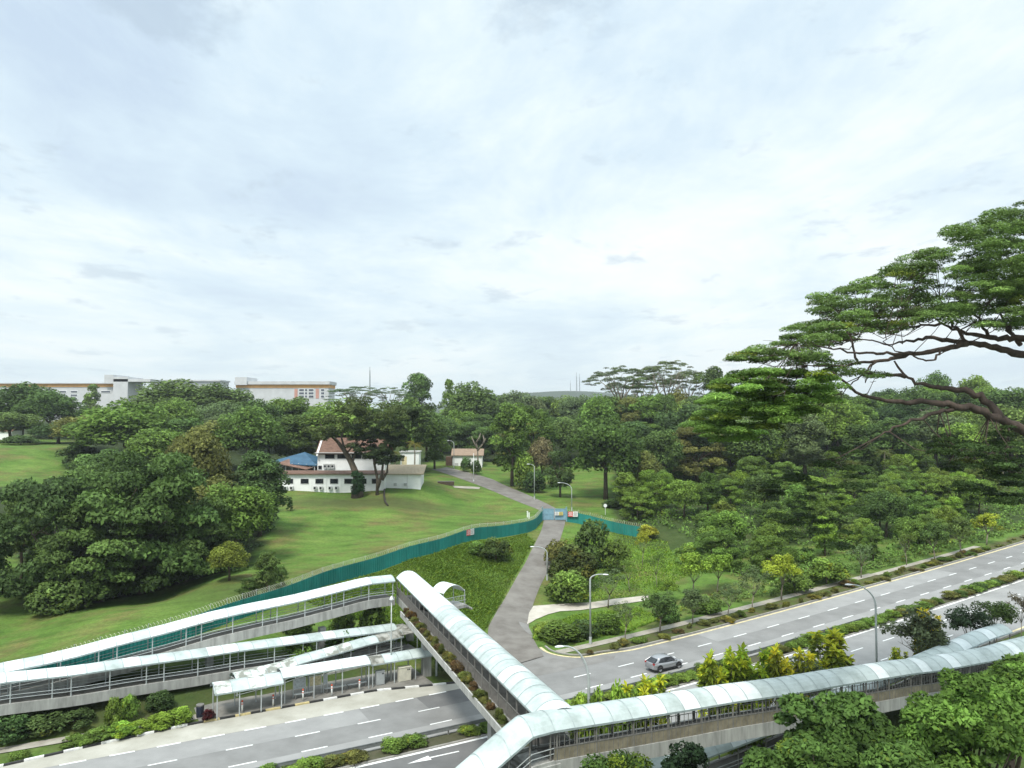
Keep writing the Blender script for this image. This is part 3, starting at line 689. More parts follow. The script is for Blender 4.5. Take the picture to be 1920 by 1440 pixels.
# landing slab under the junction
jl = thing('bridge_landing', (2.5,51.5,0), 'raised concrete landing with brown mesh where span, stair and right ramp meet', 'landing')
jq = [J[:2]+np.array(v) for v in ((-1.3,-.85),(.4,.1),(-.5,2.8),(-2.6,1.6))]
b = MB(); b.prism(jq, 5.2, 6.27); b.build('slab', CONC, jl)
b = MB(); b.box((2.2, 51.4, 2.5), (1.0,1.0,5.4), .5); b.build('column', CONCD, jl)

# ------------------------------------------------------------------ bus stop
ac_ = lambda p: np.array([-.55,.83])
def along(s0, s1, off, z, n=4): return [np.array([*RP(s, off)[:2], float(z)]) for s in np.linspace(s0, s1, n)]
covered_way('covered_walkway', 'short low canopy with mould-stained end at the left of the bus shelter', along(18.3, 24.6, 7.0, 2.5), ac_, 3.0, .55, 2.36, [ROOFD, ROOFM, ROOFX, SEAM], (2.0,), deck=False, rails=(), pick=lambda i: (0,1,0,1)[i%4], bay=1.5, cat='walkway canopy', group='roofed walkway beside the kerb')
bsh, PrB, LrB, TB = covered_way('bus_shelter', 'bright white bus shelter roof over notice boards and benches', along(24.7, 33.7, 7.9, 2.72), ac_, 2.6, .45, 2.58, [ROOFW, ROOFW, SEAM], (2.9,), deck=False, rails=(), bay=3.0, cat='bus shelter')
covered_way('covered_walkway', 'walkway canopy with stained first bay running right under the footbridge', along(33.8, 41.5, 8.1, 2.5), ac_, 2.4, .5, 2.36, [ROOFM, ROOFD, ROOFX, SEAM], (2.4,), deck=False, rails=(), pick=lambda i: 2 if i == 0 else 0, bay=1.5, cat='walkway canopy', group='roofed walkway beside the kerb')
NB = mat('notice_board_face', (.36,.40,.42), .4, .25, 5); NB2 = mat('map_board_face', (.42,.38,.24), .4, .3, 6)
def board(s, off, w_, m_, label):
    p = RP(s, off); u = RD(s); a = math.atan2(u[1], u[0])
    t = thing('notice_board', (p[0],p[1],.14), label, 'notice board', 'boards in the bus shelter')
    for d_ in (-w_/2, w_/2): MB().box((p[0]+u[0]*d_, p[1]+u[1]*d_, 1.05), (.06,.06,1.85), a).build('post', STEEL, t)
    MB().box((p[0],p[1],1.45), (w_,.08,1.05), a).build('frame', STEEL, t)
    MB().box((p[0]+u[1]*.05,p[1]-u[0]*.05,1.45), (w_-.1,.02,.93), a).build('notice_sheet', m_, t)
board(26.7, 9.3, 1.25, NB, 'grey notice board under the left half of the bus shelter'); board(28.3, 9.3, 1.25, NB2, 'cream map board next to the grey notice board in the shelter'); board(29.35, 9.3, .4, NB, 'narrow pale notice board right of the cream map board')
def bench(s, off, L_, label):
    p = RP(s, off); u = RD(s); a = math.atan2(u[1], u[0]); t = thing('bench', (p[0],p[1],.14), label, 'bench', 'bus stop benches')
    b = MB()
    for k in (-.12,.0,.12): b.box((p[0]-u[1]*k,p[1]+u[0]*k,.6), (L_,.09,.05), a)
    b.build('seat', STEEL, t)
    for d_ in (-L_/2+.15, L_/2-.15): MB().box((p[0]+u[0]*d_, p[1]+u[1]*d_, .37), (.08,.36,.46), a).build('leg', STEELD, t)
bench(27.0, 8.75, 2.0, 'metal bench below the grey notice board'); bench(30.3, 8.9, 2.2, 'metal bench in the middle of the bus shelter'); bench(32.6, 8.9, 2.0, 'metal bench nearest the grey cabinet')
RED = mat('red_band', (.5,.08,.03), .5, .1, 5)
BOLW = mat('bollard_paint', (.55,.56,.54), .6, .1, 5)
def bollard(px, py, label):
    p = W(px, py, .14); t = thing('bollard', p, label, 'bollard', 'bollards along the bus stop kerb')
    MB().tube([p, p+[0,0,1.0]], .085, 10).build('post_body', BOLW, t, True); MB().tube([p+[0,0,1.0], p+[0,0,1.12],p+[0,0,1.18]], [.088,.088,.03], 10).build('cap', RED, t, True); MB().tube([p+[0,0,.78], p+[0,0,.86]], .09, 10).build('reflector_band', RED, t)
for (x, y), l in zip([(454,1336),(512,1325),(568,1314),(622,1305),(674,1295)], ['left of the canopy front post', 'at the joint of low canopy and bus shelter', 'below the grey notice board', 'below the cream map board', 'nearest the grey cabinet']):
    bollard(x, y, 'white bollard with red cap '+l)
def cabinet(px, py, w_, h_, d_, m_, label):
    p = G(px, py); u = RD(35); a = math.atan2(u[1],u[0]); t = thing('utility_cabinet', p, label, 'utility cabinet', 'roadside utility cabinets')
    b = MB(); b.box((p[0],p[1],p[2]+h_/2+.1), (w_,d_,h_-.2), a); b.box((p[0],p[1],p[2]+h_+.03), (w_+.08,d_+.08,.06), a); b.build('body', m_, t)
    MB().box((p[0],p[1],p[2]+.05), (w_+.1,d_+.1,.2), a).build('plinth', CONC, t)
    f = np.array([u[1], -u[0]])*(d_/2+.01)
    for k in (-.24, .24):
        q = np.array([p[0],p[1]])+f+u*k*w_; MB().box((q[0],q[1],p[2]+h_*.5), (w_*.46,.02,h_*.72), a).build('door', m_, t)
    for k in (.22,.36):
        q = np.array([p[0],p[1]])+f*1.05+u*k*w_; MB().box((q[0],q[1],p[2]+h_*.86), (w_*.09,.02,h_*.09), a).build('warning_label', GLASS, t)
cabinet(712, 1286, .9, 1.55, .5, mat('grey_cabinet_paint', (.34,.36,.36), .5, .1, 2), 'tall narrow grey utility cabinet beside the bus stop kerb')
cabinet(758, 1279, 1.35, 1.6, .55, mat('beige_cabinet_paint', (.55,.53,.44), .5, .1, 2), 'wide beige utility cabinet between lamp pole and bridge column')
p = W(375, 1344, .1); t = thing('litter_bin', p, 'dark blue litter bin at the left end of the bus stop', 'litter bin')
MB().tube([p,p+[0,0,.95],p+[0,0,1.05]], [.33,.36,.30], 12).build('body', mat('dark_blue_plastic', (.02,.025,.04), .5, .2, 3), t); MB().tube([p+[0,0,1.05],p+[0,0,1.16],p+[0,0,1.2]], [.37,.37,.2], 12).build('lid', STEELD, t)

# ------------------------------------------------------------------ street lamps
LAMPH = mat('lamp_head', (.68,.70,.70), .4, .1, 3); POLE = mat('lamp_pole', (.40,.43,.42), .5, .12, 2)
def lamp(base, h, arm, label, r=.11, curve=1.4, headlen=.7, mat_=POLE):
    """arm = horizontal vector from the pole to the lamp head"""
    base = np.array(base, float); arm = np.array([*arm, 0.]); L_ = np.linalg.norm(arm); u = arm/L_
    t = thing('street_lamp', base, label, 'street lamp', 'street lamps')
    pts = [base, base+[0,0,h-curve]]+[base+[0,0,h-curve]+u*L_*(1-math.cos(a))+np.array([0,0,curve*math.sin(a)]) for a in np.linspace(.15, math.pi/2, 9)]
    MB().tube(pts, list(np.linspace(r, r*.45, len(pts))), 8).build('pole', mat_, t, True)
    MB().tube([base-[0,0,.1], base+[0,0,.9]], r*1.5, 8).build('base_sleeve', mat_, t)
    e = pts[-1]; b = MB(); b.tube([e-u*.05, e+u*.15, e+u*headlen*.6, e+u*headlen], [.07,.17,.2,.1], 8)
    for i, v in enumerate(b.v): b.v[i] = (v[0], v[1], e[2]+(v[2]-e[2])*.45)
    b.build('lamp_head', LAMPH, t, True)
    return t
pb = W(1107,1213,.2); pt_ = D(1137,1079,pb[1]-.2); lamp((pb[0],pb[1],TZ(pb[0],pb[1])), D(1107,1075,pb[1])[2]-TZ(pb[0],pb[1]), (1.5,-.6), 'tall grey street lamp on the far verge beside the driveway mouth', curve=.8)
q = RPX(1104,1290,-20.6); hgt = D(1060,1208,q[1])[2]; lamp((q[0],q[1],0), hgt, (-1.95,-.5), 'street lamp with long arm reaching over the road behind the right ramp roof', curve=2.9, r=.12)
q = RPX(1644,1250,-20.8); zb = TZ(q[0],q[1]); lamp((q[0],q[1],zb), D(1602,1098,q[1])[2]-zb, (-2.1,.4), 'street lamp with curved arm beside the dark road trees on the right', curve=2.0)
pb = G(1002,937); lamp(pb, D(990,870,pb[1])[2]-pb[2], (-1.2,-.3), 'slim pale street lamp on the grass right of the hillside driveway', curve=.9)
pb = G(1072,958); lamp(pb, D(1050,905,pb[1])[2]-pb[2], (-2.6,-.2), 'street lamp with wide hooked arm just behind the gate', curve=1.6)
pb = G(1026,1088); lamp(pb, D(997,1024,pb[1])[2]-pb[2], (-2.1,-.5), 'street lamp on the right side of the lower driveway', curve=1.2)
pb = D(851,882,242); lamp((pb[0],pb[1],TZ(pb[0],pb[1])), D(842,826,242)[2]-TZ(pb[0],pb[1]), (-1.5,-.2), 'street lamp in front of the small white hut', curve=1.2)
pb = G(733,1280); t = thing('lamp_pole', (pb[0],pb[1],pb[2]), 'straight thin pole with a small white top fitting beside the grey cabinet', 'pole')
h_ = D(733,1126,pb[1])[2]; MB().tube([pb,(pb[0],pb[1],h_)], [.09,.055], 8).build('pole', POLE, t, True); MB().tube([(pb[0],pb[1],h_),(pb[0],pb[1],h_+.12),(pb[0],pb[1],h_+.3),(pb[0],pb[1],h_+.5)], [.1,.28,.12,.05], 8).build('lamp_head', LAMPH, t, True)
pb = G(888,903); t = thing('lamp_pole', pb, 'thin bare white pole on the slope below the hut', 'pole'); h_ = D(888,850,pb[1])[2]
MB().tube([pb,(pb[0],pb[1],h_)], [.1,.06], 6).build('pole', LAMPH, t, True); MB().tube([pb-[0,0,.1],pb+[0,0,.5]], .16, 6).build('base_sleeve', LAMPH, t)

# ------------------------------------------------------------------ teal boundary fence, gate
FP = [(-75,50),(-60,63)]+[tuple(D(px,py,d)[:2]) for px,py,d in [(60,1245,74),(215,1205,80),(390,1147,88),(500,1112,97)]]+[tuple(G(x,y)[:2]) for x,y in [(600,1104),(660,1084),(760,1053),(880,1015),(940,1007),(990,1000),(1004,992)]]
GP0 = D(1017,977,166)[:2]; GP1 = D(1062,977,166)[:2]
FP2 = [GP1, tuple(D(1100,979,167)[:2]), tuple(D(1152,990,163)[:2]), tuple(D(1215,1000,158)[:2])]
def fence(name, pts, label, h=2.25):
    P = smooth_poly([(x,y,0) for x,y in pts], max(8, int(sum(math.dist(pts[i][:2],pts[i+1][:2]) for i in range(len(pts)-1))/2.4)))[:, :2]
    z = terrain(P[:,0], P[:,1]); t = thing(name, (P[0][0],P[0][1],z[0]), label, 'fence', 'teal boundary fence')
    b = MB(); wire = MB()
    for i in range(len(P)-1):
        a, c = P[i], P[i+1]; u = (c-a)/np.linalg.norm(c-a); n_ = np.array([-u[1],u[0]])
        nr = 6                                       # corrugated sheet
        for k in range(nr):
            for q0, q1, d0, d1 in ((k/nr, (k+.5)/nr, .03, .03), ((k+.5)/nr, (k+1)/nr, -.03, -.03)):
                x0, x1 = a+(c-a)*q0+n_*d0, a+(c-a)*q1+n_*d1; z0 = z[i]+(z[i+1]-z[i])*q0; z1 = z[i]+(z[i+1]-z[i])*q1
                b.add([(*x0,z0-.5),(*x1,z1-.5),(*x1,z1+h),(*x0,z0+h)], [(0,1,2,3)])
            x = a+(c-a)*(k+.5)/nr; zz = z[i]+(z[i+1]-z[i])*(k+.5)/nr
            b.add([(*(x+n_*.03),zz-.5),(*(x-n_*.03),zz-.5),(*(x-n_*.03),zz+h),(*(x+n_*.03),zz+h)], [(0,1,2,3)])
        MB().box((a[0],a[1],z[i]+h/2-.1), (.08,.1,h+.4), math.atan2(u[1],u[0])).build('post', TEAL, t)
        L_ = np.linalg.norm(c-a); nk = max(2, int(L_/.40)); zm = (z[i]+z[i+1])/2   # coils of razor wire along the top
        for k in range(nk):
            q = (k+.5)/nk; x = a+(c-a)*q; zz = z[i]+(z[i+1]-z[i])*q+h+.30
            pts_ = [np.array([*(x+n_*.30*math.cos(v)+u*.2*(v/6.28-.5)), zz+.34*math.sin(v)]) for v in np.linspace(0, 2*math.pi, 10)]
            wire.tube(pts_, .022, 3, False)
        MB().bar((a[0],a[1],z[i]+h+.1),(a[0],a[1],z[i]+h+.72),.045,.045).build('wire_bracket', STEEL, t)
    b.build('fence_panel', TEAL, t); wire.build('razor_wire', mat('razor_wire', (.38,.40,.30), .5, .1, 3), t)
    return t
fA = fence('boundary_fence', FP, 'long teal sheet fence topped with razor wire climbing past the grass field')
fence('boundary_fence', [FP[-1], tuple((np.array(FP[-1])+GP0)/2), GP0], 'short return of teal fence turning up to the gate')
fence('boundary_fence', FP2, 'teal fence running right from the gate into the thicket')
GATEM = mat('blue_grey_gate_paint', (.16,.29,.36), .5, .12, 2)
zg = TZ(*((GP0+GP1)/2)); gt = thing('metal_gate', (*((GP0+GP1)/2), zg), 'blue-grey double swing gate closing the driveway', 'gate')
gu = (GP1-GP0)/np.linalg.norm(GP1-GP0); ga = math.atan2(gu[1],gu[0]); GWd = np.linalg.norm(GP1-GP0)
for e in (GP0, GP1): MB().box((e[0],e[1],zg+1.35), (.28,.28,3.1), ga).build('gate_post', GATEM, gt)
for k in (0,1):
    c = GP0+gu*GWd*(.25+.5*k); w_ = GWd/2-.2
    b = MB(); b.box((c[0],c[1],zg+1.35), (w_-.1,.03,2.2), ga); f = MB()
    for z in (.22,1.3,2.5): f.box((c[0],c[1],zg+z), (w_,.09,.09), ga)
    for d_ in np.linspace(-w_/2,w_/2,9): f.box((c[0]+gu[0]*d_,c[1]+gu[1]*d_,zg+1.36), (.05,.08,2.3), ga)
    lf = b.build('gate_leaf', mat('pale_gate_mesh', (.20,.34,.42), .6, .15, 2), gt); f.build('leaf_frame', GATEM, lf)
SGR = mat('red_sign_paint', (.55,.05,.045), .5, .1, 4); SGW = mat('white_sign_paint', (.74,.75,.74), .5, .08, 4); SGY = mat('yellow_sign_paint', (.60,.50,.10), .5, .1, 4)
def sign(name, c, u, w_, h_, mats_, label, bars=True):
    """flat board made of side-by-side panels with ruled lines of lettering"""
    a = math.atan2(u[1],u[0]); n_ = np.array([u[1],-u[0]]); n_ = n_ if n_[1] < 0 else -n_
    t = thing(name, c, label, 'sign', 'warning signs on the teal fence'); k = len(mats_)
    MB().box(c, (w_+.06,.03,h_+.06), a).build('backing', STEEL, t)
    for i, m_ in enumerate(mats_):
        q = np.array(c[:2])+u*w_*((i+.5)/k-.5)+n_*.03; pn = MB(); pn.box((q[0],q[1],c[2]), (w_/k-.02,.02,h_), a); P_ = pn.build('panel', m_, t)
        if bars:
            ln = MB()
            for r_ in range(4):
                q2 = q+n_*.015; ww = w_/k*(.78 if r_ % 2 else .62); ln.box((q2[0],q2[1],c[2]+h_*(.32-.2*r_)), (ww,.01,h_*.08), a)
            ln.build('lettering', SGW if m_ is SGR else STEELD, P_)
def fence_sign(px, py, mats_, w_, label):
    r = ray(px, py); best = None
    PP = smooth_poly([(x,y,0) for x,y in FP], 220)[:, :2]
    j = int(np.argmin(np.abs(PP[:,0]*r[1]-PP[:,1]*r[0]))); j = min(max(j,1), len(PP)-2); u = PP[j+1]-PP[j-1]; u /= np.linalg.norm(u); n_ = np.array([u[1],-u[0]])
    if n_@(-PP[j]) < 0: n_ = -n_
    c = PP[j]+n_*.12; sign('warning_sign', (c[0],c[1],TZ(*PP[j])+1.65), u, w_, 1.05, mats_, label)
fence_sign(879, 1005, [SGR, SGW], 2.2, 'red and white warning sign on the fence above the grass field')
fence_sign(376, 1155, [SGR, SGW], 2.6, 'red and white warning sign half hidden behind the upper ramp roof')
c = D(1074,964,165.7); sign('warning_sign', c, np.array([1.,0]), 2.1, 1.05, [SGR, SGW], 'red and white warning sign immediately right of the gate')
c = D(1048,963,165.7); sign('gate_sign', c, gu, 1.7, .7, [SGW, SGY], 'small white and yellow sign hung on the right gate leaf')
c = G(1135,965); t = thing('round_sign', c, 'small white round sign on a thin post beyond the right fence', 'sign'); h_ = D(1135,948,c[1])[2]
MB().tube([c,(c[0],c[1],h_)], .05, 6).build('post', LAMPH, t); MB().tube([(c[0],c[1]-.05,h_),(c[0],c[1]+.05,h_)], .4, 14).build('sign_face', SGW, t)
for (x, y), l in zip([(989,970),(992,973)], ['white marker post inside the fence left of the gate', 'low white marker post nearest the fence corner']):
    c = G(x, y); t = thing('marker_post', c, l, 'marker post', 'white marker posts'); MB().box(c+[0,0,.6], (.25,.25,1.3)).build('post_body', SGW, t); MB().box(c+[0,0,1.3], (.32,.32,.1)).build('cap', SGW, t)

# ------------------------------------------------------------------ white house on the hill
TILE = mat('red_roof_tiles', (.095,.052,.036), .85, .3, 1.2, col2=(.17,.10,.07), stretch=(1,1,2.5), bump=.3)
TILEB = mat('brown_roof_tiles', (.12,.075,.055), .85, .3, 2.5, col2=(.21,.13,.095), bump=.3)
BLUER = mat('blue_metal_roof', (.02,.065,.115), .5, .15, .6, col2=(.035,.10,.165)); RUST = mat('rusty_roof', (.13,.075,.055), .85, .25, 1.2, col2=(.20,.12,.09))
SILL = mat('window_frame_paint', (.45,.45,.44), .6, .1, 4); ACM = mat('air_conditioner_casing', (.42,.43,.42), .5, .1, 4)
def wpt(px, py, d): return D(px, py, d)
def window(par, x0, x1, z0, z1, y, n=2, proud=.03):
    """framed window let into a wall that faces the camera at depth y"""
    f = MB(); cx, cz = (x0+x1)/2, (z0+z1)/2; th = .09
    for z in (z0, z1): f.box((cx,y-proud,z), (x1-x0+th,.12,th))
    for k in range(n+1): f.box((x0+(x1-x0)*k/n, y-proud, cz), (th,.118,z1-z0-th))
    w_ = f.build('window', SILL, par); MB().box((cx,y-.02,cz), (x1-x0-th,.04,z1-z0-th)).build('pane', GLASS, w_)
def gable_x(x0, x1, y0, y1, ze, zr_, ov=.5, th=.16):
    """ridge along x"""
    ym = (y0+y1)/2; b = MB(); vs = []
    for x in (x0-ov, x1+ov):
        k = (zr_-ze)/(ym-y0); vs += [(x,y0-ov,ze-ov*k),(x,ym,zr_),(x,y1+ov,ze-ov*k),(x,y0-ov,ze-ov*k+th),(x,ym,zr_+th),(x,y1+ov,ze-ov*k+th)]
    return b.add(vs, [(3,4,10,9),(4,5,11,10),(1,0,6,7),(2,1,7,8),(0,3,9,6),(5,2,8,11),(0,1,4,3),(1,2,5,4),(7,6,9,10),(8,7,10,11)])
def build_house():
    yF = 186.; z0 = wpt(620,919,yF)[2]; X = lambda px, d=yF: wpt(px, 800, d)[0]; Z = lambda py, d=yF: wpt(620, py, d)[2]
    h = thing('white_house', (X(620), yF, z0), 'white house with red tile roofs behind the leaning tree on the hill', 'house')
    x0, x1 = X(524), X(722); ze = Z(889)
    MB().box(((x0+x1)/2, yF+3, (z0-2+ze)/2), (x1-x0, 6, ze-z0+2)).build('wall', WHITE, h)
    b = MB(); k = .22; b.add([(x0-.6,yF-.6,ze-.05),(x1+.3,yF-.6,ze-.05),(x1+.3,yF+7,ze+.25),(x0-.6,yF+7,ze+.25),(x0-.6,yF-.6,ze+.12),(x1+.3,yF-.6,ze+.12),(x1+.3,yF+7,ze+.42),(x0-.6,yF+7,ze+.42)], [(3,2,1,0),(4,5,6,7),(0,1,5,4),(1,2,6,5),(2,3,7,6),(3,0,4,7)]); b.build('roof', TILE, h)
    for a, c in [(537,552),(565,580),(592.5,607.5),(620,635),(646.5,661.5),(673,688),(698,712)]: window(h, X(a), X(c), Z(907), Z(897.5), yF, 1)
    for px in (551.5, 585.5, 613, 640.5, 668, 694): MB().box((X(px), yF-.05, (z0+ze)/2-.5), (.12,.1,ze-z0+.8)).build('pilaster', WHITE, h)
    for px in (538, 549, 593, 604, 621, 633, 664): 
        u = MB().box((X(px), yF-.35, z0+.55), (.85,.4,.75)).build('air_conditioner', ACM, h); MB().tube([(X(px)-.1,yF-.555,z0+.55),(X(px)-.1,yF-.57,z0+.55)], .27, 10).build('fan_grille', GLASS, u)
    # two-storey block behind
    y2 = 196.; X2 = lambda px: wpt(px,800,y2)[0]; Z2 = lambda py: wpt(620,py,y2)[2]
    a, c = X2(596), X2(722); zb, zt = z0-1, Z2(848)
    MB().box(((a+c)/2, y2+4.5, (zb+zt)/2), (c-a, 9, zt-zb)).build('wall', WHITE, h)
    gable_x(a+.3, c, y2, y2+9, zt, zt+3.4, .7).build('roof', TILE, h)
    b = MB(); b.add([(a-.12,y2-.9,zt-.3),(a-.12,y2+4.5,zt+3.5),(a-.12,y2+9.9,zt-.3),(a-.12,y2+9.9,zt-.9),(a-.12,y2-.9,zt-.9),(a+.35,y2-.9,zt-.3),(a+.35,y2+4.5,zt+3.9),(a+.35,y2+9.9,zt-.3),(a+.35,y2+9.9,zt-.9),(a+.35,y2-.9,zt-.9)], [(0,1,2,3,4),(9,8,7,6,5),(0,5,6,1),(1,6,7,2),(4,9,5,0)]); b.build('gable_wall', WHITE, h)
    for q, r_ in [(610,628),(633,652),(660,678),(684,702)]: window(h, X2(q), X2(r_), Z2(860), Z2(850.5), y2, 1)
    MB().box(((a+c)/2, y2-.55, zt-.12), (c-a+1,.9,.16)).build('eave', SILL, h)
    for px in (611,618,625): 
        u = MB().box((X2(px), y2-.4, Z2(874)), (.8,.45,1.2)).build('air_conditioner', ACM, h); MB().tube([(X2(px),y2-.63,Z2(874)),(X2(px),y2-.65,Z2(874))], .28, 10).build('fan_grille', GLASS, u)
    window(h, X2(597.5), X2(604.5), Z2(880), Z2(873), y2, 1)
    # annex with a flat tiled roof on the right
    yA = 188.; XA = lambda px: wpt(px,800,yA)[0]; ZA = lambda py: wpt(740,py,yA)[2]
    an = thing('annex', (XA(755), yA, ZA(912)), 'low white annex with pale brown roof right of the house', 'outbuilding')
    a, c = XA(724), XA(789); zt = ZA(889)
    MB().box(((a+c)/2, yA+3.5, (ZA(912)-2+zt)/2), (c-a, 7, zt-ZA(912)+2)).build('wall', WHITE, an)
    PT = mat('pale_brown_tiles', (.26,.21,.14), .85, .2, 2.2, col2=(.36,.30,.21))
    b = MB(); b.add([(a-.4,yA-.6,zt-.1),(c+.8,yA-.6,zt-.1),(c+.8,yA+6,zt+1.75),(a-.4,yA+6,zt+1.75),(a-.4,yA-.6,zt+.1),(c+.8,yA-.6,zt+.1),(c+.8,yA+6,zt+1.95),(a-.4,yA+6,zt+1.95)], [(3,2,1,0),(4,5,6,7),(0,1,5,4),(1,2,6,5),(2,3,7,6),(3,0,4,7)]); b.build('roof', PT, an)
    MB().box((XA(764), yA-.03, (ZA(912)+zt)/2-.4), (.1,.06,zt-ZA(912)+.6)).build('drainpipe', SILL, an)
    for px in (742, 761): MB().box((XA(px), yA-.3, ZA(912)+.5), (.7,.35,.6)).build('air_conditioner', ACM, an)
    # cream tower block behind the palm
    yT = 205.; XT = lambda px: wpt(px,800,yT)[0]; ZT = lambda py: wpt(760,py,yT)[2]
    tw = thing('small_tower', (XT(768), yT, ZT(880)), 'small white tower with cream arch behind the palm tree', 'outbuilding')
    MB().box((XT(768.5), yT+2, (ZT(890)+ZT(848))/2), (XT(786)-XT(751), 4, ZT(848)-ZT(890))).build('wall', WHITE, tw)
    MB().box((XT(768.5), yT+2, ZT(847)), (XT(788)-XT(749), 4.6, .3)).build('roof', SILL, tw)
    MB().box((XT(758.5), yT-.03, (ZT(880)+ZT(856))/2), (1.3,.1,ZT(856)-ZT(880))).build('arch_panel', mat('cream_paint', (.62,.53,.33), .7, .1, 2), tw)
    # blue-roofed open shed
    yS = 197.; XS = lambda px: wpt(px,800,yS)[0]; ZS = lambda py: wpt(550,py,yS)[2]
    sh = thing('open_shed', (XS(546), yS, z0), 'open shed with blue and rusty metal hip roof left of the house', 'shed')
    a, c, m_ = XS(498), XS(594), XS(560); ze, zt = ZS(868), ZS(849.5)
    b = MB(); V = [(a,yS,ze),(c,yS,ze-.6),(c,yS+12,ze),(a,yS+12,ze),(m_,yS+6,zt)]; V2 = [(x,y,z-.2) for x,y,z in V]
    b.add(V+V2, [(1,2,4),(2,3,4),(3,0,4),(6,5,9),(7,6,9),(8,7,9),(5,8,9),(0,1,6,5),(1,2,7,6),(2,3,8,7),(3,0,5,8)]); q0 = np.array([(a*.92+c*.08), yS+.2, ze]); b.add([V[0],V[1],V[4]], [(0,1,2)]); b.build('roof', BLUER, sh)
    b = MB(); 
    P0, P1, P2, P3 = wpt(519,868.5,yS-.6), wpt(575,880,yS-.9), wpt(592,874,yS+1), wpt(548,858,yS+3.2); b.add([P0,P1,P2,P3]+[p-[0,0,.15] for p in (P0,P1,P2,P3)], [(0,1,2,3),(7,6,5,4),(0,4,5,1),(1,5,6,2),(2,6,7,3),(3,7,4,0)]); b.build('lean_to_roof', RUST, sh)
    for px in (500,512,524,536,548,560,572,590):
        MB().tube([(XS(px),yS+.3,z0-1),(XS(px),yS+.3,ze-.1 if px < 570 else ze-.7)], .12, 6).build('post', SILL, sh)
    b = MB()
    for k in range(10):
        xa = a+(c-a)*k/10; xb = a+(c-a)*(k+1)/10; b.bar((xa,yS+.25,ze-1.2 if k%2 else ze-.3),(xb,yS+.25,ze-.3 if k%2 else ze-1.2),.09,.09)
    b.build('truss', SILL, sh)
    MB().box(((a+c)/2, yS+9, (z0-1+ze)/2), (c-a-1,.3,ze-z0+.6)).build('back_wall', STEELD, sh)
    # little white hut beside the driveway top
    yH = 246.; XH = lambda px: wpt(px,800,yH)[0]; ZH = lambda py: wpt(870,py,yH)[2]
    ht = thing('white_hut', (XH(875), yH, ZH(877)), 'small white hut with brown gable roof at the top of the driveway', 'hut')
    a, c = XH(849), XH(904); zb, zt = ZH(880)-1.5, ZH(853)
    MB().box(((a+c)/2, yH+3.5, (zb+zt)/2), (c-a, 7, zt-zb)).build('wall', WHITE, ht); gable_x(a, c, yH, yH+7, zt, zt+1.7, .5).build('roof', mat('light_brown_tiles', (.20,.14,.10), .85, .2, 2, col2=(.28,.21,.15)), ht)
    b = MB(); b.add([(a+.0,yH-.02,zt-.05),(a+.0,yH+7,zt-.05),(a+.0,yH+3.5,zt+1.6)], [(0,2,1)]); b.build('gable_wall', WHITE, ht)
    MB().box((XH(856), yH-.04, zb+2.4), (1.1,.1,2.2)).build('door', SILL, ht); MB().box((a-1.2, yH+2, (zb+zt)/2-.3), (2.0,4,zt-zb-.6)).build('porch', mat('brown_boards', (.10,.06,.04), .8, .2, 2), ht)
    # dark brick basin on the lawn edge
    c_ = G(836, 909); cb = thing('brick_basin', c_, 'low dark brick retaining wall beside the driveway on the lawn', 'retaining wall'); MB().box(c_+[0,.0,.35], (4.2,.5,1.0), .0).build('wall', mat('dark_brick', (.07,.05,.035), .9, .3, 4), cb); MB().box(c_+[0,.0,.9], (4.4,.6,.1), .0).build('coping', CONCD, cb)
    # white hut at the far left edge
    yL = 285.; XL = lambda px: wpt(px,800,yL)[0]; c_ = wpt(4,824,yL)
    hl = thing('far_hut', c_, 'white hut with brown roof showing at the left edge below trees', 'hut'); MB().box(c_+[0,3,1.2], (7,6,4)).build('wall', WHITE, hl); gable_x(c_[0]-3.5, c_[0]+3.5, yL, yL+6, c_[2]+3.2, c_[2]+4.6, .5).build('roof', TILEB, hl)
build_house()

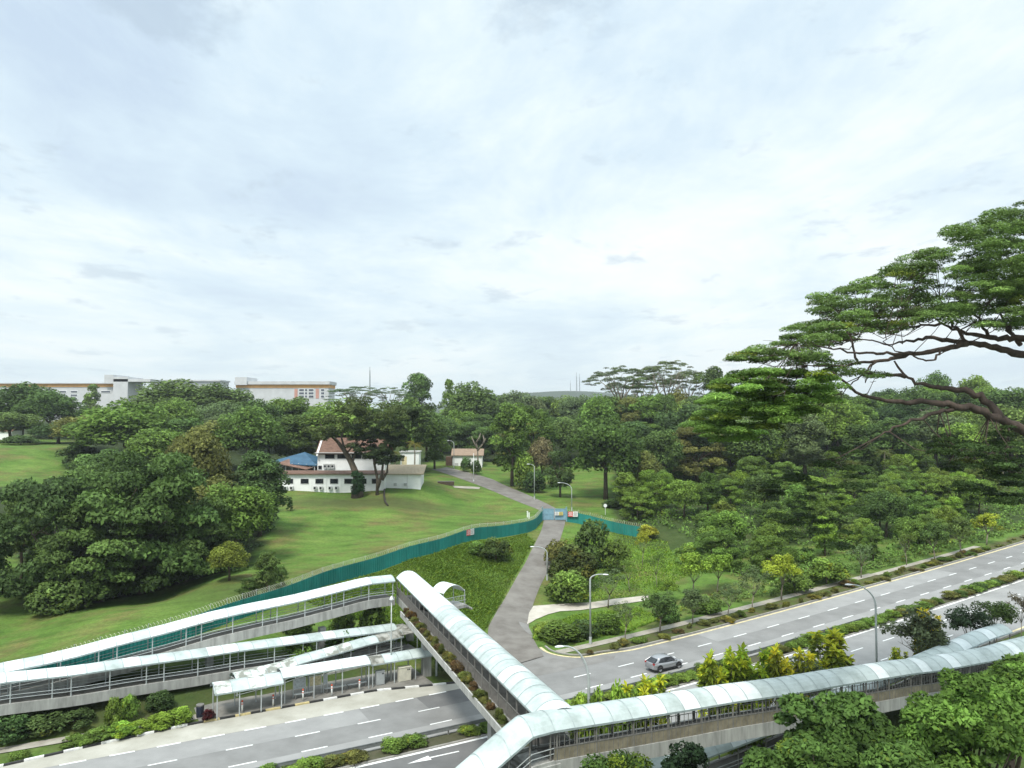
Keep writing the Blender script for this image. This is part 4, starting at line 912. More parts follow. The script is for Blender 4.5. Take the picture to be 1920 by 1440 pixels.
# ------------------------------------------------------------------ pale school blocks beyond the trees, masts
SCHW = mat('pale_grey_render', (.52,.53,.54), .8, .08, .2); ORG = mat('orange_fascia', (.68,.36,.13), .7, .1, .5); SCHD = mat('blue_grey_glazing', (.10,.11,.14), .3, .3, .5); PINK = mat('salmon_panel', (.50,.27,.22), .8, .1, .5)  # glazing is a plain dark blue-grey pane colour
def school(label, px0, px1, d, py_top, py_band, blocks, wins, pinks=(), band=None):
    X = lambda px: D(px,740,d)[0]; Z = lambda py: D(300,py,d)[2]; zb = 18
    t = thing('school_block', (X((px0+px1)/2), d, zb), label, 'building', 'pale blocks beyond the woods')
    MB().box(((X(px0)+X(px1))/2, d+9, (zb+Z(py_band+6))/2), (X(px1)-X(px0), 18, Z(py_band+6)-zb)).build('wall', SCHW, t)
    MB().box(((X(px0)+X(px1))/2, d+9, (Z(py_band+6)+Z(py_band))/2), (X(px1)-X(px0)+.6, 18.6, Z(py_band)-Z(py_band+6))).build('fascia', band or ORG, t)
    MB().box(((X(px0)+X(px1))/2, d+9, (Z(py_band)+Z(py_top))/2+.01), (X(px1)-X(px0)+2, 21, Z(py_top)-Z(py_band))).build('roof', SCHW, t)
    for a, c, yt, yb in blocks: MB().box(((X(a)+X(c))/2, d+8, (Z(yt)+Z(yb))/2), (X(c)-X(a), 21.5, Z(yt)-Z(yb))).build('tower_block', SCHW, t)
    for a, c, yt, yb in wins:
        f = MB().box(((X(a)+X(c))/2, d-.06, (Z(yt)+Z(yb))/2), (X(c)-X(a)+.5, .3, Z(yt)-Z(yb)+.5)).build('window', WHITE, t); MB().box(((X(a)+X(c))/2, d-.2, (Z(yt)+Z(yb))/2), (X(c)-X(a), .12, Z(yt)-Z(yb))).build('pane', SCHD, f)
    for a, c, yt, yb in pinks: MB().box(((X(a)+X(c))/2, d-.05, (Z(yt)+Z(yb))/2), (X(c)-X(a), .2, Z(yt)-Z(yb))).build('coloured_panel', PINK, t)
    return t
wl = [(a, a+12, y, y+3) for a in (112,133) for y in (733,739.5,746)]+[(a,a+9,y,y+3.4) for a in (112,124,136,148,160) for y in (754,761)]+[(190,207,733,736)]
school('long pale school block with orange fascia above the trees on the far left', -20, 216, 520, 718, 719.5, [(199,216,703,719.5),(216,243,707,768),(216,285,711,716)], wl)
wr = [(a, a+w_, y, y+4) for y in (729.5,735.5,741.5) for a, w_ in ((561,9),(572,4),(579,9),(602,6))]
school('second pale block with orange fascia and rows of windows left of the mast', 443, 616, 520, 715, 721, [(443,465,707.5,722)], wr, [(552,558,729,747),(592,598,729,747)])
sb = D(650,740,560); 
school('low distant grey roof between the two school blocks', 285, 412, 600, 712.5, 715, [], [], (), SCHW)
# thin lattice masts on the horizon
MASTM = mat('mast_grey', (.22,.23,.25), .7, .1, 1)
def hillz(x, y): return TZ(x, y)+105*math.exp(-(((x-330)/620)**2+((y-3400)/380)**2))+62*math.exp(-(((x-60)/520)**2+((y-3200)/300)**2))
def mast(px, py_top, py_base, d, r, label):
    a = D(px,py_base+12,d); c = D(px,py_top,d); t = thing('radio_mast', a, label, 'mast', 'radio masts on the horizon'); h_ = c[2]-a[2]; b = MB()
    for k in range(3):
        q = 2*math.pi*k/3; b.tube([a+[r*math.cos(q),r*math.sin(q),0], np.array([c[0]+r*.35*math.cos(q),c[1]+r*.35*math.sin(q),a[2]+h_*.85])], r*.34, 5)
        for j in range(14):
            z0, z1 = j/16, (j+1)/16; q2 = q+2*math.pi/3; f0, f1 = r*(1-.65*z0/.85), r*(1-.65*z1/.85)
            b.bar((a[0]+f0*math.cos(q),a[1]+f0*math.sin(q),a[2]+h_*z0),(a[0]+f1*math.cos(q2),a[1]+f1*math.sin(q2),a[2]+h_*z1),r*.2,r*.2)
    b.build('lattice', MASTM, t); MB().tube([(c[0],c[1],a[2]+h_*.84),c], r*.32, 5).build('antenna', MASTM, t)
mast(693.5, 688, 727, 1500, 1.5, 'single thin radio mast above the trees right of the second school block')
mast(1069.5, 713, 735, 3200, 1.6, 'shortest and faintest mast of the three on the far hill'); mast(1081, 698.5, 735, 3200, 2.6, 'tallest mast of the three on the far hill'); mast(1086.5, 701, 735, 3200, 2.4, 'right mast of the pair on the far hill')
# ------------------------------------------------------------------ foliage: leaf-sized faces on clumps
def leaf_mesh(name, lobes, n, leaf, seed, up=.55, flat=1.0, zmin=-.45, fill=.25, tone_sp=.22, warm_p=.0, droop=0., out_c=None, jit=.55, norm_up=.35):
    """lobes: array of (x,y,z,r); faces scattered over the lobes, each face a small folded leaf spray"""
    r_ = np.random.default_rng(seed); Lb = np.array(lobes, float); m = len(Lb)
    pr = Lb[:,3]**2; idx = r_.choice(m, n, p=pr/pr.sum())
    z = r_.uniform(zmin, 1, n); ph = r_.uniform(0, 2*math.pi, n); q = np.sqrt(np.maximum(0, 1-z*z))
    d = np.c_[q*np.cos(ph), q*np.sin(ph), z]
    rad = np.where(r_.random(n) < fill, r_.uniform(.3, .85, n), r_.uniform(.82, 1.1, n))
    pos = Lb[idx,:3]+d*(Lb[idx,3]*rad)[:,None]*np.array([1,1,flat])
    g = d*np.array([1,1,1/max(flat,.3)]); g /= np.linalg.norm(g, axis=1)[:,None]
    nrm = g*(1-up)+np.array([0,0,up])+r_.normal(0, jit, (n,3)); nrm /= np.linalg.norm(nrm, axis=1)[:,None]
    s = np.sign((nrm*g).sum(1)+.15); nrm *= np.where(s == 0, 1, s)[:,None]
    a = r_.normal(0,1,(n,3)); a[:,2] -= droop; a -= nrm*(a*nrm).sum(1)[:,None]; a /= np.linalg.norm(a, axis=1)[:,None]; b_ = np.cross(nrm, a)
    sz = r_.uniform(.65, 1.35, n)[:,None]; L_, W_ = leaf
    v = np.stack([pos-a*L_*.5*sz, pos-b_*W_*.5*sz-nrm*.1*W_, pos+a*L_*.5*sz, pos+b_*W_*.5*sz-nrm*.1*W_], 1).reshape(-1,3)
    f = np.arange(4*n).reshape(n,4)
    me = bpy.data.meshes.new(name); me.from_pydata(v.tolist(), [], f.tolist()); me.polygons.foreach_set('use_smooth', [True]*n); me.update()
    tl = np.exp(r_.normal(0, tone_sp, m)); t = tl[idx]*np.exp(r_.normal(0, .20, n)); A = me.attributes.new('tone','FLOAT','POINT'); A.data.foreach_set('value', np.repeat(t,4).astype(np.float32))
    wl_ = (r_.random(m) < warm_p)*r_.uniform(.5,1,m); wv = np.clip(wl_[idx]+(r_.random(n) < warm_p*.3)*.6, 0, 1); A = me.attributes.new('warm','FLOAT','POINT'); A.data.foreach_set('value', np.repeat(wv,4).astype(np.float32))
    c = np.array(out_c if out_c is not None else Lb[:,:3].mean(0)); oc = pos-c; oc /= np.linalg.norm(oc, axis=1)[:,None]+1e-6
    cn = g*.75+oc*.35+np.array([0,0,norm_up])+r_.normal(0,.22,(n,3)); cn /= np.linalg.norm(cn, axis=1)[:,None]
    me.normals_split_custom_set_from_vertices(np.repeat(cn,4,0).tolist()); me.materials.append(FOL)
    return me
def lobes_ellipsoid(n, rx, rz, cz, r0, r1, seed, zlo=-.5, surf=.72, tilt=0):
    r_ = np.random.default_rng(seed); out = []
    for _ in range(n):
        z = r_.uniform(zlo, 1); a = r_.uniform(0, 2*math.pi); q = math.sqrt(max(0,1-z*z)); k = r_.uniform(surf, 1.0)*r_.uniform(.85,1.12)
        out.append((rx*q*math.cos(a)*k, rx*q*math.sin(a)*k, cz+rz*z*k, r_.uniform(r0,r1)))
    return out
def tube_mesh(name, tubes, m, n=6):
    b = MB()
    for pts, rad in tubes: b.tube(pts, rad, n)
    o = b.build(name, m, None, True); me = o.data; bpy.data.objects.remove(o); return me
def limb_tree(h, r, top, spread, n, seed, lean=0.):
    """a tapered trunk with forking limbs reaching into the crown"""
    r_ = np.random.default_rng(seed); T = []; hb = h*.38
    tr_ = [np.array([0,0,-.6]), np.array([.03*h*lean,0,hb*.5]), np.array([.08*h*lean,.02*h,hb])]; T.append((tr_, [r*1.25,r*.95,r*.8]))
    for k in range(n):
        a = 2*math.pi*k/n+r_.uniform(-.4,.4); e = spread*r_.uniform(.45,.9); zt = top*r_.uniform(.6,.95)
        b0 = tr_[-1]-np.array([0,0,hb*.12*r_.random()]); mid = b0+np.array([math.cos(a)*e*.45, math.sin(a)*e*.45, (zt-hb)*.5]); end = b0+np.array([math.cos(a)*e, math.sin(a)*e, zt-hb])
        T.append(([b0,mid,end], [r*.5,r*.33,r*.1]))
        for j in range(2):
            q = mid+(end-mid)*r_.uniform(.1,.6); T.append(([q, q+np.array([r_.normal()*spread*.25,r_.normal()*spread*.25,abs(r_.normal())*h*.09])], [r*.2,r*.06]))
    return T
PROTO = {}
def proto(k, crown, trunk, hw):
    PROTO.setdefault(k, []).append((crown, trunk, hw))
# each kind: crown mesh, trunk mesh, nominal (height, width)
for i in range(4):      # broad rounded forest tree, 14 m
    lb = lobes_ellipsoid(58, 4.9, 5.0, 8.0, 1.1, 2.1, 100+i, -.75)+lobes_ellipsoid(14, 2.6, 2.6, 8.2, 1.6, 2.2, 140+i)
    proto('round', leaf_mesh('crown', lb, 11000, (.52,.32), 10+i, out_c=(0,0,6.5), zmin=-.35), tube_mesh('trunk', limb_tree(14,.34,12,4.2,5,20+i), BARK), (14.4, 13))
for i in range(3):      # tall irregular tree with clumps stacked in tiers
    lb = []
    r_ = np.random.default_rng(300+i)
    for k in range(46):
        z = r_.uniform(3.5, 16.6); w_ = 3.9*(1-abs((z-9.5)/8.4)**2.2)+.4; a = r_.uniform(0,6.28); lb.append((w_*math.cos(a)*r_.uniform(.4,1), w_*math.sin(a)*r_.uniform(.4,1), z, r_.uniform(1.0,1.7)))
    proto('tall', leaf_mesh('crown', lb, 10000, (.5,.31), 30+i, out_c=(0,0,8.5)), tube_mesh('trunk', limb_tree(17,.32,15,3,5,40+i), BARK), (18, 10))
for i in range(3):      # layered tree: flattened pads of drooping leaves
    lb = []
    r_ = np.random.default_rng(500+i)
    for k in range(60):
        z = r_.uniform(1.0, 9.4); w_ = 5.6*math.sqrt(max(.05,1-((z-2.2)/8.2)**2)); a = r_.uniform(0,6.28); q = w_*math.sqrt(r_.uniform(.35,1)); lb.append((q*math.cos(a), q*math.sin(a), z, r_.uniform(1.0,1.7)))
    proto('layer', leaf_mesh('crown', lb, 19000, (.36,.22), 50+i, flat=.55, up=.6, zmin=-.2, out_c=(0,0,3), tone_sp=.25), tube_mesh('trunk', limb_tree(10,.3,8,4.5,5,60+i), BARK), (10.6, 13))
for i in range(3):      # flat-topped albizia, open underneath
    lb = []
    r_ = np.random.default_rng(700+i)
    for k in range(84):
        a = r_.uniform(0,6.28); q = 9.5*math.sqrt(r_.uniform(.02,1)); lb.append((q*math.cos(a), q*math.sin(a), 20-.034*q*q+r_.choice([0,-.9,-2.2,-4.2],p=[.5,.25,.15,.1])+r_.normal(0,.35), r_.uniform(.7,1.5)))
    T = [([(0,0,-1),(.2,0,7),(0,.2,12.5)],[.45,.36,.28])]
    for k in range(9):
        a = 6.28*k/9+r_.uniform(-.3,.3); q = r_.uniform(4.5,8.5); z0 = r_.uniform(8,12.5); T.append(([(0,0,z0),(q*.45*math.cos(a),q*.45*math.sin(a),z0+4),(q*math.cos(a),q*math.sin(a),18.6-.03*q*q)],[.2,.14,.05]))
        a2 = a+.5; T.append(([(q*.45*math.cos(a),q*.45*math.sin(a),z0+4),(q*.8*math.cos(a2),q*.8*math.sin(a2),18.4)],[.1,.04]))
    proto('flat', leaf_mesh('crown', lb, 9000, (.42,.2), 70+i, flat=.36, up=.85, zmin=-.1, out_c=(0,0,12), jit=.35, fill=.2), tube_mesh('trunk', T, BARKP), (21, 20))
for i in range(2):      # conical tree
    lb = []
    r_ = np.random.default_rng(900+i)
    for k in range(40):
        z = r_.uniform(2,14.4); w_ = 3.6*(1-(z/15.5))**.8+.25; a = r_.uniform(0,6.28); lb.append((w_*math.cos(a)*r_.uniform(.5,1), w_*math.sin(a)*r_.uniform(.5,1), z, r_.uniform(.7,1.2)))
    proto('conic', leaf_mesh('crown', lb, 5200, (.5,.32), 90+i, out_c=(0,0,6)), tube_mesh('trunk', limb_tree(13,.25,11,2,4,95+i), BARK), (15.5, 8.6))
for i in range(4):      # shrub down to the ground
    lb = lobes_ellipsoid(26, 1.7, 1.5, 1.3, .5, .9, 1100+i, -.6)
    proto('bush', leaf_mesh('crown', lb, 2600, (.34,.2), 110+i, out_c=(0,0,.6), warm_p=.04), tube_mesh('trunk', limb_tree(2.4,.07,2.2,1.2,5,115+i), BARK), (3.3, 4.6))
for i in range(4):      # young roadside tree: thin pale stem, airy crown
    lb = lobes_ellipsoid(24, 1.75, 1.6, 3.9, .35, .75, 1300+i, -.7, .35)
    proto('young', leaf_mesh('crown', lb, 3000, (.25,.14), 130+i, out_c=(0,0,3), zmin=-.6, fill=.35), tube_mesh('trunk', limb_tree(5.2,.085,4.9,1.5,6,135+i,.3), BARKP), (6.1, 4.4))
for i in range(2):      # very thin airy young tree
    lb = lobes_ellipsoid(20, 1.6, 1.9, 4.1, .3, .55, 1400+i, -.8, .3)
    proto('airy', leaf_mesh('crown', lb, 1100, (.2,.11), 143+i, out_c=(0,0,3), zmin=-.7, fill=.5), tube_mesh('trunk', limb_tree(5.4,.06,5.2,1.5,8,146+i,.3), BARKP), (6.4, 4))
for i in range(3):      # young tree of upright whorls of long leaves, bright yellow-green tips
    r_ = np.random.default_rng(1500+i); T = [([(0,0,-.3),(.05,0,1.6)],[.11,.09])]; P = []; Nn = []; Dn = []
    for k in range(26):
        a = r_.uniform(0,6.28); q = r_.uniform(.2,2.1); zt = r_.uniform(2.6,6.2)-q*.5; e = np.array([q*math.cos(a),q*math.sin(a),zt]); T.append(([(0,0,1.4),e*np.array([.6,.6,.55])+np.array([0,0,.4]),e],[.07,.05,.03]))
        for c_ in range(4):
            cc = e-np.array([0,0,.42*c_]); 
            for j in range(20):
                b_ = r_.uniform(0,6.28); el = r_.uniform(-.25,.95)-.15*c_; P.append(cc); Dn.append([math.cos(b_)*math.cos(el),math.sin(b_)*math.cos(el),math.sin(el)]); Nn.append(c_)
    P = np.array(P); Dn = np.array(Dn); n = len(P); L_ = r_.uniform(.5,.95,n)[:,None]; sd_ = np.cross(Dn, [0,0,1.]); sd_ /= np.linalg.norm(sd_,axis=1)[:,None]; dn = np.array([0,0,-.16])
    v = np.stack([P, P+Dn*L_*.55+sd_*.17, P+Dn*L_+dn, P+Dn*L_*.55-sd_*.17],1).reshape(-1,3)
    me = bpy.data.meshes.new('crown'); me.from_pydata(v.tolist(), [], np.arange(4*n).reshape(n,4).tolist()); me.materials.append(FOL)
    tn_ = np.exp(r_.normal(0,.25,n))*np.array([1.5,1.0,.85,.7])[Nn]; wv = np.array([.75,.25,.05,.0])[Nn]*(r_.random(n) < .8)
    for nm_, vv in (('tone',tn_),('warm',wv)): A = me.attributes.new(nm_,'FLOAT','POINT'); A.data.foreach_set('value', np.repeat(vv,4).astype(np.float32))
    proto('whorl', me, tube_mesh('trunk', T, BARKP), (6.5, 4.6))
def palm(seed):
    r_ = np.random.default_rng(seed); v = []; f = []; 
    for k in range(17):
        a = 6.28*k/17+r_.uniform(-.15,.15); el = r_.uniform(.1,1.1); L_ = r_.uniform(2.4,3.1); p0 = np.array([0,0,6.5]); pts = []
        for j in range(9):
            t = j/8; pts.append(p0+np.array([math.cos(a)*L_*t*math.cos(el*.6), math.sin(a)*L_*t*math.cos(el*.6), L_*t*math.sin(el)-2.1*t*t]))
        sd_ = np.array([-math.sin(a),math.cos(a),0])
        for j in range(8):
            for s_ in (-1,1):
                for q in (0,.5):
                    c = pts[j]+(pts[j+1]-pts[j])*q; w_ = .75*math.sin(math.pi*min(.95,(j+q)/8+.12)); i0 = len(v); d_ = (pts[j+1]-pts[j])*.3
                    v += [c, c+d_*.8, c+sd_*s_*w_+d_*1.6-np.array([0,0,.35*w_])]; f.append((i0,i0+1,i0+2))
    me = bpy.data.meshes.new('crown'); me.from_pydata([tuple(x) for x in v], [], f); me.materials.append(FOL)
    A = me.attributes.new('tone','FLOAT','POINT'); A.data.foreach_set('value', np.exp(r_.normal(0,.2,len(v))).astype(np.float32)); A = me.attributes.new('warm','FLOAT','POINT'); A.data.foreach_set('value', np.full(len(v),.25,np.float32))
    return me
for i in range(2): proto('palm', palm(1700+i), tube_mesh('trunk', [([(0,0,-.5),(.15,0,2),(.1,.1,4.5),(0,0,6.6)],[.24,.18,.15,.13])], BARKP), (7.6, 5.2))
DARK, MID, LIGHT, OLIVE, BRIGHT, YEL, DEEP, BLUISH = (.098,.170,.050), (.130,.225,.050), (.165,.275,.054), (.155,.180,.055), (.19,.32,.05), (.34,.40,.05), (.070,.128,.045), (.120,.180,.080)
def put(kind, x, y, h, w_, col, label, cat='tree', name=None, group=None, z=None, var=None, rot=None, depth=None):
    """one tree: an Empty at its foot with crown and trunk"""
    pl_ = PROTO[kind]; c, tr_, (h0, w0) = pl_[random.randrange(len(pl_)) if var is None else var % len(pl_)]
    z = TZ(x, y) if z is None else z
    o = thing(name or {'bush':'shrub','palm':'palm_tree'}.get(kind,'tree'), (x,y,z), label, cat, group); k = w_/w0; o.scale = (k, k*(depth or 1), h/h0); o.rotation_euler.z = random.uniform(0,6.28) if rot is None else rot
    cr = bpy.data.objects.new('crown', c); COL.objects.link(cr); cr.parent = o
    j = [math.exp(random.gauss(0,.10)) for _ in range(2)]; cr.color = (1.02*col[0]*j[0]*j[1]**.5, .95*col[1]*j[0], .84*col[2]*j[0], 1)
    if tr_ is not None: t = bpy.data.objects.new('trunk', tr_); COL.objects.link(t); t.parent = o
    return o
def tp(kind, px, d, py_top, wpx, col, label, **k):
    """tree by bearing and distance: its top and width as surveyed"""
    p = D(px, 800, d); z = TZ(p[0], p[1]); h = D(px, py_top, d)[2]-z
    return put(kind, p[0], p[1], max(h,.6), wpx*d/F, col, label, z=z, **k)
def tb(kind, px, py_base, py_top, wpx, col, label, **k):
    """tree by the spot where its foot meets the ground"""
    g = G(px, py_base); h = D(px, py_top, g[1])[2]-g[2]
    return put(kind, g[0], g[1], max(h,.5), wpx*g[1]/F, col, label, z=g[2], **k)

# ---- dense group on the left slope
GL = 'big trees on the left lawn'
for a in [
 ('layer',85,1128,885,235,DEEP,'dark layered tree at the left edge of the lawn group'),('layer',265,1112,838,290,DARK,'largest dark layered tree in the middle of the lawn group'),
 ('layer',190,1128,930,230,DARK,'dark front tree of the lawn group with skirts reaching the grass'),('layer',345,1090,925,210,DARK,'dark layered tree at the right front of the lawn group'),
 ('round',440,1062,900,165,MID,'mid green rounded tree at the right end of the lawn group'),('tall',487,1005,845,110,DEEP,'dark drooping tree at the edge of the open lawn beside the house'),
 ('layer',40,1092,915,130,DARK,'dark tree in front of the left grass patch'),('round',405,1040,885,150,OLIVE,'olive green tree behind the small yellow tree'),
 ('round',150,1030,868,170,DARK,'dark tree at the back left of the lawn group'),('round',365,1000,805,150,OLIVE,'olive yellow-green tree at the back of the lawn group'),('layer',465,990,875,110,BLUISH,'greyish leaved tree at the back right of the lawn group'),
 ('round',300,1040,860,190,DARK,'dark tree hidden in the heart of the lawn group')]: tb(*a[:5], a[5], a[6], group=GL)
GS = 'shrubs skirting the left tree group'
for px, b_, t_, w_, l in [(70,1122,1070,90,'left end of the skirt'),(105,1150,1085,110,'lowest on the slope'),(160,1140,1075,110,'below the dark front tree'),(215,1122,1062,100,'below the largest tree'),(275,1108,1050,100,'right of the skirt middle'),(335,1095,1040,90,'near the right front tree'),(130,1120,1060,100,'second row on the left')]:
    tb('bush', px, b_, t_, w_, DARK, 'dark green shrub at the foot of the left trees, '+l, group=GS, cat='shrub')
tb('round', 430, 1088, 1013, 82, (.22,.30,.06), 'small yellow-green tree standing alone before the dark group'); tb('tall', 500, 1128, 1032, 58, DARK, 'narrow vine-clad columnar tree in front of the fence', depth=1); tb('tall', 466, 1122, 1082, 46, DARK, 'short vine-clad stump beside the narrow columnar tree')
tb('tall', 524, 1112, 1060, 36, DARK, 'slim creeper-covered tree touching the teal fence'); tb('conic', 544, 958, 930, 16, DEEP, 'tiny dark conical shrub at the corner of the house lawn', cat='shrub')
# ---- around the house
def lean_tree():
    g = G(670, 932); d = g[1]; t = thing('rain_tree', g, 'leaning rain tree with ivy-covered trunk in front of the white house', 'tree'); q = lambda px, py, dd=0: D(px, py, d+dd)
    b = MB(); b.tube([g-[0,0,.5], q(671,912), q(668,890), q(660,870,.5), q(648,848,1), q(636,832,1.5), q(628,822,2)], [1.6,1.15,.85,.70,.56,.44,.3], 9)
    for L_, r0 in [([q(660,870,.5),q(668,845,1),q(690,815,2)],.3),([q(648,848,1),q(640,820,2),q(650,790,3)],.3),([q(636,832,1.5),q(612,810,1),q(600,795,0)],.28),([q(650,850,1),q(672,825,-1),q(700,800,-2)],.22)]: b.tube(L_, [r0,r0*.7,r0*.3], 6)
    b.build('trunk', BARK, t, True)
    rr = np.random.default_rng(5); lb = []
    for px, py, wd, hh in [(620,790,44,22),(650,775,50,22),(690,770,46,22),(600,815,26,14),(640,805,40,12),(720,790,40,22),(660,760,36,14),(745,775,40,24),(700,800,34,16),(740,810,30,16)]:
        for k in range(9): p = q(px+rr.uniform(-wd,wd)*.8, py+rr.uniform(-hh,hh)*.8, rr.uniform(-6,6)); lb.append((p[0],p[1],p[2],rr.uniform(.9,1.8)))
    lb = np.array(lb); lb[:,:3] -= np.array(g); me = leaf_mesh('crown', lb, 13000, (.5,.3), 61, flat=.6, up=.6); cr = bpy.data.objects.new('crown', me); COL.objects.link(cr); cr.parent = t; cr.color = (.10,.135,.040,1)
    lb = [(*(q(671+rr.uniform(-7,7), y, -.8)-g), rr.uniform(.7,1.1)) for y in (924,918,911,904,897,890) for _ in range(4)]; me = leaf_mesh('ivy', lb, 3200, (.35,.25), 62); cr = bpy.data.objects.new('ivy', me); COL.objects.link(cr); cr.parent = t; cr.color = (.03,.07,.025,1)
    g2 = G(707, 928); t2 = thing('twin_tree', g2, 'thin twin-stemmed tree with dark open crown right of the leaning tree', 'tree'); q = lambda px, py, dd=0: D(px, py, g2[1]+dd)
    b = MB()
    for L_ in [[g2-[0,0,.4],q(708,900),q(702,870),q(698,840),q(690,815)],[q(708,915),q(716,890),q(719,860),q(730,835)],[q(716,900),q(726,885),q(727,868)],[q(702,870),q(712,850),q(716,830)]]: b.tube(L_, list(np.linspace(.42,.12,len(L_))), 7)
    b.build('trunk', BARK, t2, True); lb = []
    for px, py, wd, hh in [(680,832,24,14),(715,830,30,14),(742,836,24,14),(705,852,24,9),(730,860,22,9),(700,812,34,12),(690,850,20,8),(728,800,44,20),(755,805,34,24),(775,785,34,24),(745,780,40,20)]:
        for k in range(12): p = q(px+rr.uniform(-wd,wd), py+rr.uniform(-hh,hh), rr.uniform(-3,3))-g2; lb.append((*p, rr.uniform(.7,1.4)))
    me = leaf_mesh('crown', lb, 24000, (.42,.26), 63, flat=.6); cr = bpy.data.objects.new('crown', me); COL.objects.link(cr); cr.parent = t2; cr.color = (.06,.092,.034,1)
    # curved dark drain pipe hanging down the bank
    pts = [G(721,915)+[0,0,.2], G(720,930)+[0,0,.2], G(722,942)+[0,0,.2], G(727,949)+[0,0,.2]]; tag(MB().tube(pts, .22, 6).build('drain_pipe', mat('dark_rubber', (.03,.025,.02), .7, .2, 3), None, True), 'curved dark pipe running down the bank below the annex', 'pipe')
lean_tree()
tp('palm', 777, 200, 822, 42, (.14,.16,.04), 'coconut palm with yellowish fronds beside the small tower', cat='palm tree'); tp('palm', 741, 204, 842, 30, (.11,.13,.04), 'smaller palm half hidden beside the dark twin-stemmed tree', cat='palm tree')
GH = 'trees close behind the house'
for a in [('round',650,228,750,190,MID,'broad tree rising directly behind the red roof'),('round',760,222,742,165,DARK,'large dark round tree behind the annex'),('tall',555,228,775,100,DARK,'dark tree above the blue roofed shed'),('tall',815,236,790,58,MID,'small upright tree beside the top of the driveway'),('round',600,240,765,130,DARK,'dark crown just left of the red roof'),('round',720,232,770,110,MID,'mid green crown above the second palm'),('round',465,215,757,140,(.11,.20,.05),'fresh green rounded tree left of the shed'),('round',505,232,790,110,DARK,'dark tree between shed and lawn group'),('round',800,255,765,90,DARK,'dark tree behind the driveway lamp')]: tp(*a[:6], a[6], group=GH)
GM = 'trees right of the driveway'
for a in [('tall',960,216,752,96,MID,'tall leafy column of a tree right of the white hut'),('tall',1000,236,757,90,MID,'tree with bright crown behind the leafy column'),('round',1015,212,822,64,(.17,.16,.09),'small brownish airy tree behind the driveway lamp'),('tall',1050,197,838,56,DEEP,'very dark narrow tree beside the hooked lamp'),('round',1135,198,770,150,(.095,.165,.042),'big spreading green tree above the gate'),('round',1240,208,800,98,DARK,'dark rounded tree right of the big spreading tree'),('tall',905,262,800,60,DARK,'dark tree behind the white hut'),('tall',880,275,790,70,DARK,'dark tree directly over the hut roof'),('bush',985,208,855,50,LIGHT,'light leaved shrub below the leafy column'),('bush',1000,205,882,52,DEEP,'dark shrub at the foot of the brownish tree'),('round',1205,200,840,90,OLIVE,'olive tree at the shoulder of the big spreading tree'),('bush',1170,185,915,44,DEEP,'dark shrub at the right end of the lawn'),('bush',1145,183,935,40,DEEP,'low dark shrub near the round sign')]: tp(*a[:6], a[6], group=GM)
b = None
bt = G(897, 885); t = thing('bare_tree', bt, 'nearly leafless pale tree in front of the white hut', 'tree'); q = lambda px, py: D(px, py, bt[1]); b = MB()
for L_ in [[bt-[0,0,.4],q(896,860),q(895,840),q(893,828)],[q(895,842),q(888,828),q(884,818)],[q(895,845),q(906,832),q(911,822)],[q(893,830),q(899,820),q(901,812)],[q(906,832),q(908,824),q(905,815)]]: b.tube(L_, list(np.linspace(.32,.07,len(L_))), 6)
b.build('trunk', BARKP, t, True); tp('bush', 874, 236, 856, 24, DEEP, 'dark small tree partly hiding the white hut'); tp('bush', 893, 232, 862, 22, DEEP, 'dark shrub in front of the right end of the hut')

# ---- left back woods
GB = 'trees behind the left grass slope'
for a in [('round',40,300,712,170,DARK,'dark wide tree at the far left skyline'),('round',95,290,735,130,DARK,'dark tree right of the far left skyline tree'),('conic',172,430,714,56,MID,'pale conical tree standing against the school block'),('round',20,262,770,120,DARK,'dark tree above the far hut'),('round',110,262,790,110,DEEP,'deep green tree at the top of the left grass'),
 ('round',240,225,748,220,MID,'large mid green tree over the left woods'),('round',165,240,775,130,OLIVE,'brownish green tree beside the school windows'),('round',330,330,708,215,DARK,'broad dark crown between the two school blocks'),('round',410,330,715,150,DARK,'dark crown right of the broad skyline crown'),('round',340,230,780,140,DARK,'dark tree in the middle of the left woods'),('round',400,215,790,130,OLIVE,'yellowish tree left of the fresh green rounded tree'),('bush',150,222,832,80,DEEP,'dark undergrowth beside the left grass slope'),('bush',175,205,850,90,DARK,'lower undergrowth beside the left grass slope'),('bush',40,250,815,70,DEEP,'dark undergrowth in front of the far hut'),('round',215,190,838,120,DARK,'dark tree filling the gap behind the lawn group'),('round',300,200,800,150,MID,'mid green tree behind the largest lawn tree'),('round',480,262,745,120,DARK,'dark tree left of the second school block'),('round',540,275,740,120,MID,'mid green tree in front of the second school block')]: tp(*a[:6], a[6], group=GB)

# ---- skyline characters
GK = 'skyline trees'
for a in [('tall',785,330,699,72,DARK,'tall double-topped tree on the skyline right of the mast'),('round',880,335,712,130,DARK,'broad dark dome on the skyline above the hut'),('conic',843,345,702,50,MID,'thin pointed tree left of the broad dark dome'),('flat',668,420,722,120,BLUISH,'pale flat-topped tree right of the second school block'),('flat',730,430,724,90,BLUISH,'pale flat-topped tree left of the tall skyline tree'),('flat',1165,300,682,140,BLUISH,'left flat-topped albizia on the skyline'),('flat',1250,295,672,130,BLUISH,'tallest flat-topped albizia on the skyline'),('flat',1210,330,700,150,BLUISH,'wide albizia between the two tall ones'),('tall',1335,300,684,100,DARK,'dark skyline tree where the big spreading branch begins'),('flat',1290,310,690,100,BLUISH,'albizia at the right shoulder of the skyline group'),('round',970,380,728,100,BLUISH,'small bluish dome left of the far hill'),('round',1755,330,690,70,DARK,'dark crown in the gap under the big spreading tree'),('round',1835,330,700,80,MID,'round crown on the right skyline below the big branch')]: tp(*a[:6], a[6], group=GK)

